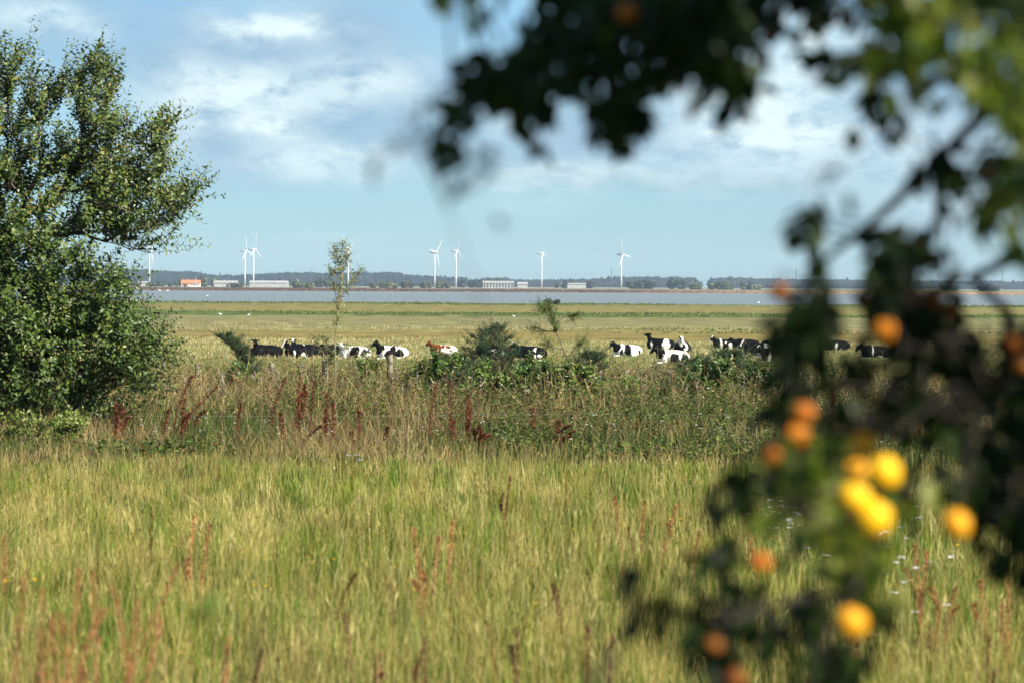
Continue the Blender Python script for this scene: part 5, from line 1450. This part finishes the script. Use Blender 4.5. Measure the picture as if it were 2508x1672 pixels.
#@@FG
# ------------------------------------------------------------------ the fruit tree the photographer stands under
rs = np.random.RandomState(83)
def PV(vx, vy, D):
    return P(vx * S, vy * S, D)
FR = .0118
groups = [  # polygon in the 2352 view, depth range, leaves
    ([(1250, -60), (1760, -60), (1770, 60), (1690, 130), (1640, 180), (1540, 170), (1470, 200), (1420, 260), (1370, 250), (1330, 200), (1260, 200), (1230, 110)], (2.3, 3.0), 170),
    ([(1060, 170), (1130, 130), (1230, 90), (1250, 190), (1130, 210), (1060, 230)], (2.3, 2.8), 22),
    ([(1190, 200), (1260, 200), (1250, 300), (1215, 330)], (2.4, 2.8), 12),
    ([(1030, 250), (1070, 240), (1060, 330), (1030, 340)], (2.2, 2.5), 6),
    ([(1390, 220), (1460, 220), (1440, 300), (1400, 310)], (2.4, 2.8), 12),
    ([(1620, 130), (1700, 120), (1710, 210), (1650, 230)], (2.4, 2.8), 14),
    ([(1760, -60), (2000, -60), (1990, 10), (1800, 30)], (2.4, 2.8), 16),
    ([(1860, 110), (2060, 100), (2060, 160), (1880, 150)], (2.4, 2.8), 10),
    ([(1990, 180), (2050, 180), (2040, 260), (2000, 260)], (2.4, 2.8), 6),
    ([(2000, -60), (2480, -60), (2480, 240), (2250, 210), (2100, 190), (2030, 150)], (2.0, 2.8), 95),
    ([(2290, 150), (2480, 150), (2480, 640), (2330, 520), (2300, 330)], (1.9, 2.4), 50),
    ([(2130, 330), (2200, 340), (2190, 420), (2140, 430)], (2.4, 2.7), 5),
    ([(2220, 360), (2330, 360), (2310, 490), (2240, 500)], (2.3, 2.6), 10),
    ([(2000, 560), (2100, 530), (2180, 590), (2090, 600), (2080, 680), (2230, 700), (2260, 760), (2150, 800), (2020, 790), (1990, 700), (1980, 620)], (2.3, 3.0), 62),
    ([(1830, 560), (1880, 560), (1900, 700), (1870, 790), (1840, 760)], (2.3, 2.8), 16),
    ([(1840, 470), (1880, 480), (1870, 540), (1840, 540)], (2.3, 2.6), 4),
    ([(1790, 740), (1860, 720), (1850, 900), (1800, 960), (1780, 860)], (2.4, 3.0), 20),
    ([(2120, 790), (2230, 760), (2480, 740), (2480, 1330), (2300, 1300), (2270, 1150), (2250, 1050), (2150, 1020), (2090, 960), (2090, 850)], (2.3, 3.2), 215),
    ([(1920, 800), (2090, 800), (2090, 960), (1980, 1010), (1880, 960)], (2.4, 3.0), 34),
    ([(1620, 1110), (1760, 1080), (1800, 1130), (1700, 1180), (1640, 1150)], (2.3, 2.7), 9),
    ([(1740, 1000), (1900, 980), (1930, 1150), (1870, 1230), (1780, 1180)], (2.3, 2.8), 30),
    ([(1980, 1060), (2150, 1070), (2160, 1160), (2050, 1190)], (2.35, 2.7), 12),
    ([(1900, 1180), (2030, 1220), (2070, 1330), (1990, 1380), (1900, 1300), (1860, 1230)], (2.3, 2.75), 26),
    ([(1820, 1350), (2030, 1350), (1990, 1480), (1940, 1640), (1820, 1640), (1780, 1460)], (2.3, 2.75), 34),
    ([(1640, 1360), (1740, 1330), (1770, 1470), (1720, 1640), (1600, 1640), (1580, 1430)], (2.3, 2.75), 30),
    ([(1620, 1230), (1700, 1230), (1700, 1290), (1640, 1300)], (2.3, 2.7), 5),
    ([(1460, 1370), (1570, 1350), (1570, 1420), (1480, 1430)], (1.9, 2.2), 5),
    ([(1330, 1500), (1420, 1460), (1420, 1640), (1330, 1640)], (1.7, 1.9), 5),
    ([(2200, 1060), (2280, 1060), (2280, 1220), (2220, 1180)], (2.4, 2.8), 10),
    ([(1000, -30), (1120, -30), (1100, 20), (1020, 20)], (2.2, 2.5), 5),
    ([(920, 260), (960, 260), (950, 350), (910, 350)], (1.75, 1.9), 3),
    ([(1000, 430), (1040, 430), (1030, 480), (1000, 480)], (1.7, 1.8), 2),
    ([(1080, 370), (1140, 370), (1140, 410), (1090, 410)], (1.8, 1.9), 3),
    ([(1880, 390), (1940, 400), (1930, 440), (1880, 430)], (1.8, 2.0), 3),
    ([(480, 1340), (590, 1340), (580, 1400), (490, 1400)], (2.3, 2.4), 4),
    ([(540, 1450), (680, 1430), (690, 1490), (550, 1520)], (2.3, 2.4), 5),
]
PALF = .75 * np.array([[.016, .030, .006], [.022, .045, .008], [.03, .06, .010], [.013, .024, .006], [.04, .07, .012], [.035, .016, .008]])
PAL_LIT = np.array([[.12, .16, .022], [.09, .135, .018], [.15, .175, .03], [.06, .10, .015], [.17, .19, .04]])  # paler, yellower leaves: sunlit look painted into the colour of chosen groups
LIT_GROUPS = {9, 10, 22, 27, 29, 21, 20}
nodes, leafb, leafd, leafn, leafL, leafW, leafC = [], [], [], [], [], [], []
low_weed = []
for gi, (poly, (d0, d1), n_) in enumerate(groups):
    q = sample_poly(np.array(poly, float), n_, rs)
    for (vx, vy) in q:
        b = PV(vx, vy, rs.uniform(d0, d1))
        if gi >= len(groups) - 2:
            low_weed.append(b); continue
        nodes.append(b)
        # leaves hang in clusters from each node
        sm_ = .8 if d1 <= 2.0 else 1.0
        for _ in range(5 if d1 > 2.0 else 1):
            d = norm(np.array([rs.normal(-.10, .5), rs.normal(0, .5), rs.normal(-.65, .5)]))
            leafb.append(b + rs.normal(0, .009, 3)); leafd.append(d); leafn.append(rs.normal(size=3) + np.array([.3, -.2, .9]))
            leafL.append(rs.uniform(.016, .034) * sm_); leafW.append(rs.uniform(.009, .018) * sm_); leafC.append((PAL_LIT if gi in LIT_GROUPS else PALF)[rs.randint(0, 5)] * rs.uniform(.8, 1.25))
nodes = np.array(nodes)
# off-frame crown overhead and behind: it keeps most of the hanging leaves in shade
Nc = 5200
cc = np.stack([rs.normal(1.9, 1.25, Nc), rs.normal(.9, 1.5, Nc), rs.normal(5.55, .75, Nc)], 1)
# unseen filler foliage added towards the sun to shade the hanging branches
Ne = 2600
sd = np.array(sdir)
pick = nodes[rs.randint(0, len(nodes), Ne)]
cc2 = pick + sd * rs.uniform(.35, 1.6, Ne)[:, None] + rs.normal(0, .12, (Ne, 3))
cc = np.concatenate([cc, cc2])
rel = cc - np.array([0, 0, CAMZ])
loc = rel @ CM            # camera coordinates
dpt = -loc[:, 2]
u_ = np.abs(loc[:, 0]) / np.maximum(dpt, .01) ; v_ = np.abs(loc[:, 1]) / np.maximum(dpt, .01)
inview = (dpt > 0) & (u_ < .20) & (v_ < .14)
near = np.linalg.norm(rel, axis=1) < .55
cc = cc[~inview & ~near & (cc[:, 2] > 2.9)]
# openings cut so that sunlight reaches the yellow fruit and bright leaves
lit = [(1985, 1165, 2.15, .09), (1955, 1430, 2.15, .09), (2195, 1205, 2.25, .06), (2290, 50, 2.3, .17), (2345, 300, 2.15, .15), (2120, 110, 2.4, .12), (2010, 1120, 2.45, .11), (2000, 1290, 2.3, .10), (1955, 1430, 2.3, .07), (2195, 1205, 2.55, .045), (1985, 1020, 2.6, .04), (2110, 1120, 2.4, .07), (1380, 1540, 1.8, .08), (1745, 1290, 2.3, .05), (1830, 1110, 2.5, .07), (1900, 1400, 2.3, .07), (1840, 980, 2.6, .04), (1768, 1045, 2.6, .03)]
def open_mask(pts_):
    kp_ = np.ones(len(pts_), bool)
    for (vx, vy, D, r_) in lit:
        o_ = PV(vx, vy, D); w_ = pts_ - o_; t_ = w_ @ sd
        perp = np.linalg.norm(w_ - t_[:, None] * sd, axis=1)
        kp_ &= ~((t_ > .06) & (perp < r_))
    return kp_
cc = cc[open_mask(cc)]
for b in cc:
    for _ in range(3):
        d = norm(rs.normal(size=3) + np.array([0, 0, -.3]))
        leafb.append(b + rs.normal(0, .02, 3)); leafd.append(d); leafn.append(rs.normal(size=3) + np.array([0, 0, .8]))
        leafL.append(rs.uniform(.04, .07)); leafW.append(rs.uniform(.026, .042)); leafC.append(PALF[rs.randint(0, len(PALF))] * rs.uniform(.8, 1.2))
leafb = np.array(leafb); kpl = open_mask(leafb)
for (vx, vy) in ((2265, 400), (2300, 445), (2270, 498), (1960, 160), (1895, 178), (1940, 45), (2197, 628), (2140, 592), (2145, 688), (1790, 670), (1440, 30), (1983, 1022), (2030, 1085), (1962, 1145), (2005, 1190), (2195, 1205), (1955, 1430), (1768, 1045)):
    fp = PV(vx, vy, 2.2); ax_ = (fp - np.array([0, 0, CAMZ])); ln_ = np.linalg.norm(ax_); ax_ = ax_ / ln_
    w_ = leafb - np.array([0, 0, CAMZ]); t_ = w_ @ ax_
    kpl &= ~((t_ < ln_ + .02) & (np.linalg.norm(w_ - t_[:, None] * ax_, axis=1) < (.015 if vy > 900 else .010)))

sel = lambda a_: np.array(a_)[kpl]
T_SERR = (np.array([[0, 0], [.10, .14], [.25, .40], [.42, .5], [.60, .46], [.78, .30], [.90, .13], [1, 0], [.90, -.13], [.78, -.30], [.60, -.46], [.42, -.5], [.25, -.40], [.10, -.14]]),
          np.array([[0, i_, i_ + 1] for i_ in range(1, 7)] + [[0, 7 + i_, 8 + i_] for i_ in range(0, 6)]))
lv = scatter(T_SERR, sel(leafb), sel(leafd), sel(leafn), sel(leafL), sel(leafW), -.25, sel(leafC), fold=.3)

# wood: trunk to the right of the photographer, limbs into the picture
gx, gy = 2.75, 1.1
tbase = np.array([gx, gy, float(gz(gx, gy)) - .1])
limbs = []
def limb(pts, r0, r1, n_=16):
    pp = smooth_path(pts, n_); limbs.append(chain_tubes(pp, r0, r1, 8)); return pp
tr = limb([tbase, (2.7, 1.1, 3.2), (2.5, 1.2, 4.0), (2.3, 1.3, 4.9), (2.0, 1.3, 5.8)], .11, .05, 20)
la = limb([(2.35, 1.25, 4.7), (1.6, 1.9, 4.95), PV(2480, -250, 2.5), PV(2000, -60, 2.65), PV(1700, 10, 2.65), PV(1500, 60, 2.6), PV(1350, 110, 2.6), PV(1200, 165, 2.55), PV(1080, 215, 2.5), PV(1045, 320, 2.45)], .008, .0015, 30)
lb = limb([(2.5, 1.2, 4.0), (1.7, 1.9, 4.25), PV(2520, 60, 2.45), PV(2290, 240, 2.5), PV(2150, 370, 2.5), PV(2050, 470, 2.55), PV(1975, 535, 2.6), PV(1880, 620, 2.65), PV(1850, 780, 2.7), PV(1800, 950, 2.65)], .009, .0012, 30)
lc = limb([(2.6, 1.15, 3.6), (1.9, 1.9, 3.75), PV(2560, 620, 2.7), PV(2330, 760, 2.75), PV(2200, 900, 2.7), PV(2120, 1060, 2.6), PV(2030, 1200, 2.5), PV(1960, 1360, 2.4), PV(1880, 1500, 2.35), PV(1850, 1700, 2.3)], .006, .0012, 30)
ld = limb([PV(2560, 700, 2.7), PV(2420, 900, 2.75), PV(2330, 1100, 2.7), PV(2260, 1300, 2.6)], .003, .0015, 12)
le = limb([PV(2140, 360, 2.52), PV(2160, 480, 2.5), PV(2130, 560, 2.5), PV(2080, 650, 2.55), PV(2060, 800, 2.6)], .006, .002, 12)
lf = limb([(2.0, 1.3, 5.6), (1.2, .9, 5.9), (.5, .4, 5.8), (-.3, .2, 5.6)], .04, .01, 12)
lg = limb([PV(2030, 1200, 2.5), PV(1880, 1180, 2.5), PV(1750, 1130, 2.5)], .004, .0015, 8)
lh = limb([PV(1960, 1360, 2.4), PV(1800, 1380, 2.35), PV(1660, 1430, 2.3), PV(1500, 1400, 2.05), PV(1370, 1560, 1.8)], .004, .0015, 12)
seedn = [la[k] for k in range(8, 30)]
near_nodes = nodes
allseed = np.concatenate([la[8:], lb[8:], lc[8:], ld, le, lg, lh])
# attach twigs: every node to its nearest neighbour closer to a limb
dseed = np.min(np.linalg.norm(near_nodes[:, None] - allseed[None], axis=2), axis=1)
order = np.argsort(dseed)
placed = list(allseed); tw0, tw1 = [], []
arrp = np.array(placed)
for k in order:
    q = near_nodes[k]; dv = np.linalg.norm(arrp - q, axis=1); b = int(np.argmin(dv))
    if 1e-4 < dv[b] < 1.2:
        tw0.append(arrp[b]); tw1.append(q)
    arrp = np.concatenate([arrp, q[None]])
# fruit
fruits = [(1440, 30, 2.5, 1.0), (1940, 45, 2.75, .75), (1895, 178, 2.7, .8), (1960, 160, 2.7, .8), (2025, 290, 2.7, .7), (1790, 670, 2.5, 1.0), (1870, 622, 2.55, .85), (2030, 760, 2.5, 1.1), (1845, 948, 2.5, .95), (1830, 1000, 2.5, 1.1), (1768, 1045, 2.5, 1.0),
          (1983, 1022, 2.6, .95), (2030, 1085, 2.45, 1.15), (1968, 1082, 2.55, .9), (1962, 1145, 2.4, 1.1), (2005, 1190, 2.4, 1.15), (1745, 1290, 2.5, 1.0), (2195, 1205, 2.5, 1.1), (1955, 1430, 2.4, 1.0), (2145, 688, 2.6, 1.0), (2185, 712, 2.6, 1.0), (2197, 628, 2.6, .75), (2140, 592, 2.6, .85),
          (2265, 400, 2.5, 1.0), (2300, 445, 2.5, 1.0), (2270, 498, 2.5, .95), (2330, 790, 2.5, 1.0), (2348, 840, 2.5, 1.0), (1980, 690, 2.6, 1.0), (2300, 880, 2.7, 1.0), (1770, 85, 2.6, .9), (1640, 1480, 2.3, .9), (2100, 680, 2.7, .9), (1900, 1090, 2.6, .8), (1690, 1560, 2.2, 1.0), (2040, 1425, 2.6, .7)]
FM, nt, bs, out = base_mat('ripe_fruit_skin')
oi = nt.nodes.new('ShaderNodeObjectInfo'); rpf = nt.nodes.new('ShaderNodeValToRGB')
at = nt.nodes.new('ShaderNodeAttribute'); at.attribute_name = 'Col'
nzf = nt.nodes.new('ShaderNodeTexNoise'); nzf.inputs['Scale'].default_value = 60
mrf = nt.nodes.new('ShaderNodeMapRange'); mrf.inputs['To Min'].default_value = .8; mrf.inputs['To Max'].default_value = 1.15
hsf = nt.nodes.new('ShaderNodeHueSaturation'); nt.links.new(nzf.outputs['Fac'], mrf.inputs[0]); nt.links.new(mrf.outputs[0], hsf.inputs['Value'])
nt.links.new(at.outputs['Color'], hsf.inputs['Color']); nt.links.new(hsf.outputs[0], bs.inputs['Base Color'])
bs.inputs['Roughness'].default_value = .5; bs.inputs['Specular IOR Level'].default_value = .25; bs.inputs['Subsurface Weight'].default_value = .0; bs.inputs['Subsurface Radius'].default_value = (.004, .002, .0005); bs.inputs['Subsurface Scale'].default_value = 1.0
troot = empty('fruit_tree', tbase, label='fruit tree with yellow orange fruit hanging its blurred branches into the right side', cat='tree')
ftwigs = []
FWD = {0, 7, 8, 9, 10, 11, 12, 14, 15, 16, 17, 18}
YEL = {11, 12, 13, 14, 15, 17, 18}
FV, FF = usphere(20, 12)
for k, (vx, vy, D, s) in enumerate(fruits):
    D = D - (.24 if k in YEL else .17 if k in FWD else .02); p = PV(vx, vy, D); r_ = FR * s * (.90 if k in YEL else .80)
    V_ = FV.copy(); rad_ = np.hypot(V_[:, 0], V_[:, 1])
    V_[:, 2] = V_[:, 2] * 1.05 - .22 * np.exp(-(rad_ / .28) ** 2) * np.sign(V_[:, 2])
    V_ = V_ * r_ * rs.uniform(.86, 1.06, 3) * (1.14 if k in YEL else 1)
    ta = rs.uniform(-.6, .6); V_ = V_ @ np.array([[math.cos(ta), 0, math.sin(ta)], [0, 1, 0], [-math.sin(ta), 0, math.cos(ta)]])
    col = (np.array([.80, .43, .004]) if k in (12, 14, 15) else np.array([.68, .30, .005])) if k in YEL else (np.array([.62, .20, .004]) if k % 2 else np.array([.50, .14, .004])) * (1 if k in YEL else .75) * (1 if k in FWD else .45)  # fruit left back among the leaves has shade painted in as darker colour
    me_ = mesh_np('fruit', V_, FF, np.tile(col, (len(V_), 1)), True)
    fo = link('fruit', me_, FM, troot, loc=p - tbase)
    st_ = chain_tubes(np.array([[0, 0, r_ * .85], [.001, 0, r_ * 1.4], [.003, .001, r_ * 2.0]]), .0009, .0007, 5)
    fs = link('stalk', mesh_np('stalk', st_[0], st_[1], None, True), M_TWIG, fo)
    e = p + np.array([.003, .001, r_ * 2.0]); dv = np.linalg.norm(arrp - e, axis=1); b = int(np.argmin(dv))
    tw0.append(arrp[b]); tw1.append(e)
tw0 = np.array(tw0); tw1 = np.array(tw1)
tl_ = np.where(np.linalg.norm(tw1 - tw0, axis=1) > .2, .4, 1.0)
twg = tubes(tw0, tw1, .0015 * tl_, .0010 * tl_, 5)
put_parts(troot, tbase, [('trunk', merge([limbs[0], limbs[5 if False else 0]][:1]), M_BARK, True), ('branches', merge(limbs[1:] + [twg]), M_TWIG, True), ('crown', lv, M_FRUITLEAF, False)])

# two green weed tips close to the camera, far out of focus
for k, (idx, lab) in enumerate(((slice(0, 4), 'soft green weed tip low in the near grass, left of the middle'), (slice(4, 9), 'second soft green weed tip, lower and right of the first'))):
    bs4 = np.array(low_weed[idx]); c = bs4.mean(0); g0 = np.array([c[0], c[1], float(gz(c[0], c[1])) - .02])
    stp = smooth_path([g0, (g0 + c) / 2 + np.array([.05, 0, .05]), c], 10)
    tw_, lv_ = shoots(bs4 - np.array([0, 0, .005]), rs.normal(size=(len(bs4), 3)) + np.array([0, 0, .3]), .022, 4, rs, .018, .007, np.array([[.09, .17, .03], [.12, .20, .04]]), rtwig=.0012)
    root = link('near_weed', mesh_np('near_weed', chain_tubes(stp, .0009, .0005, 5)[0] - g0, chain_tubes(stp, .0009, .0005, 5)[1], None, True), M_BARK, loc=g0)
    tag(root, lab, 'weed')
    V_, F_, C_ = merge([tw_, lv_]); link('leaves', mesh_np('leaves', V_ - g0, F_, C_), M_WEED, root)

# ------------------------------------------------------------------ haze
bm = bmesh.new()
box(bm, -4200, 4200, -300, 9200, -2.6, 100)
me = bpy.data.meshes.new('haze'); bm.to_mesh(me); bm.free()
hz = bpy.data.materials.new('haze_air'); hz.use_nodes = True
ht = hz.node_tree; ht.nodes.clear()
ho = ht.nodes.new('ShaderNodeOutputMaterial'); pv = ht.nodes.new('ShaderNodeVolumePrincipled')
pv.inputs['Color'].default_value = (.62, .80, 1.0, 1); pv.inputs['Density'].default_value = 6.0e-5; pv.inputs['Anisotropy'].default_value = 0.0
ht.links.new(pv.outputs[0], ho.inputs['Volume'])
o = link('haze', me, hz); tag(o, 'pale blue haze over the far shore', 'haze', kind='stuff')
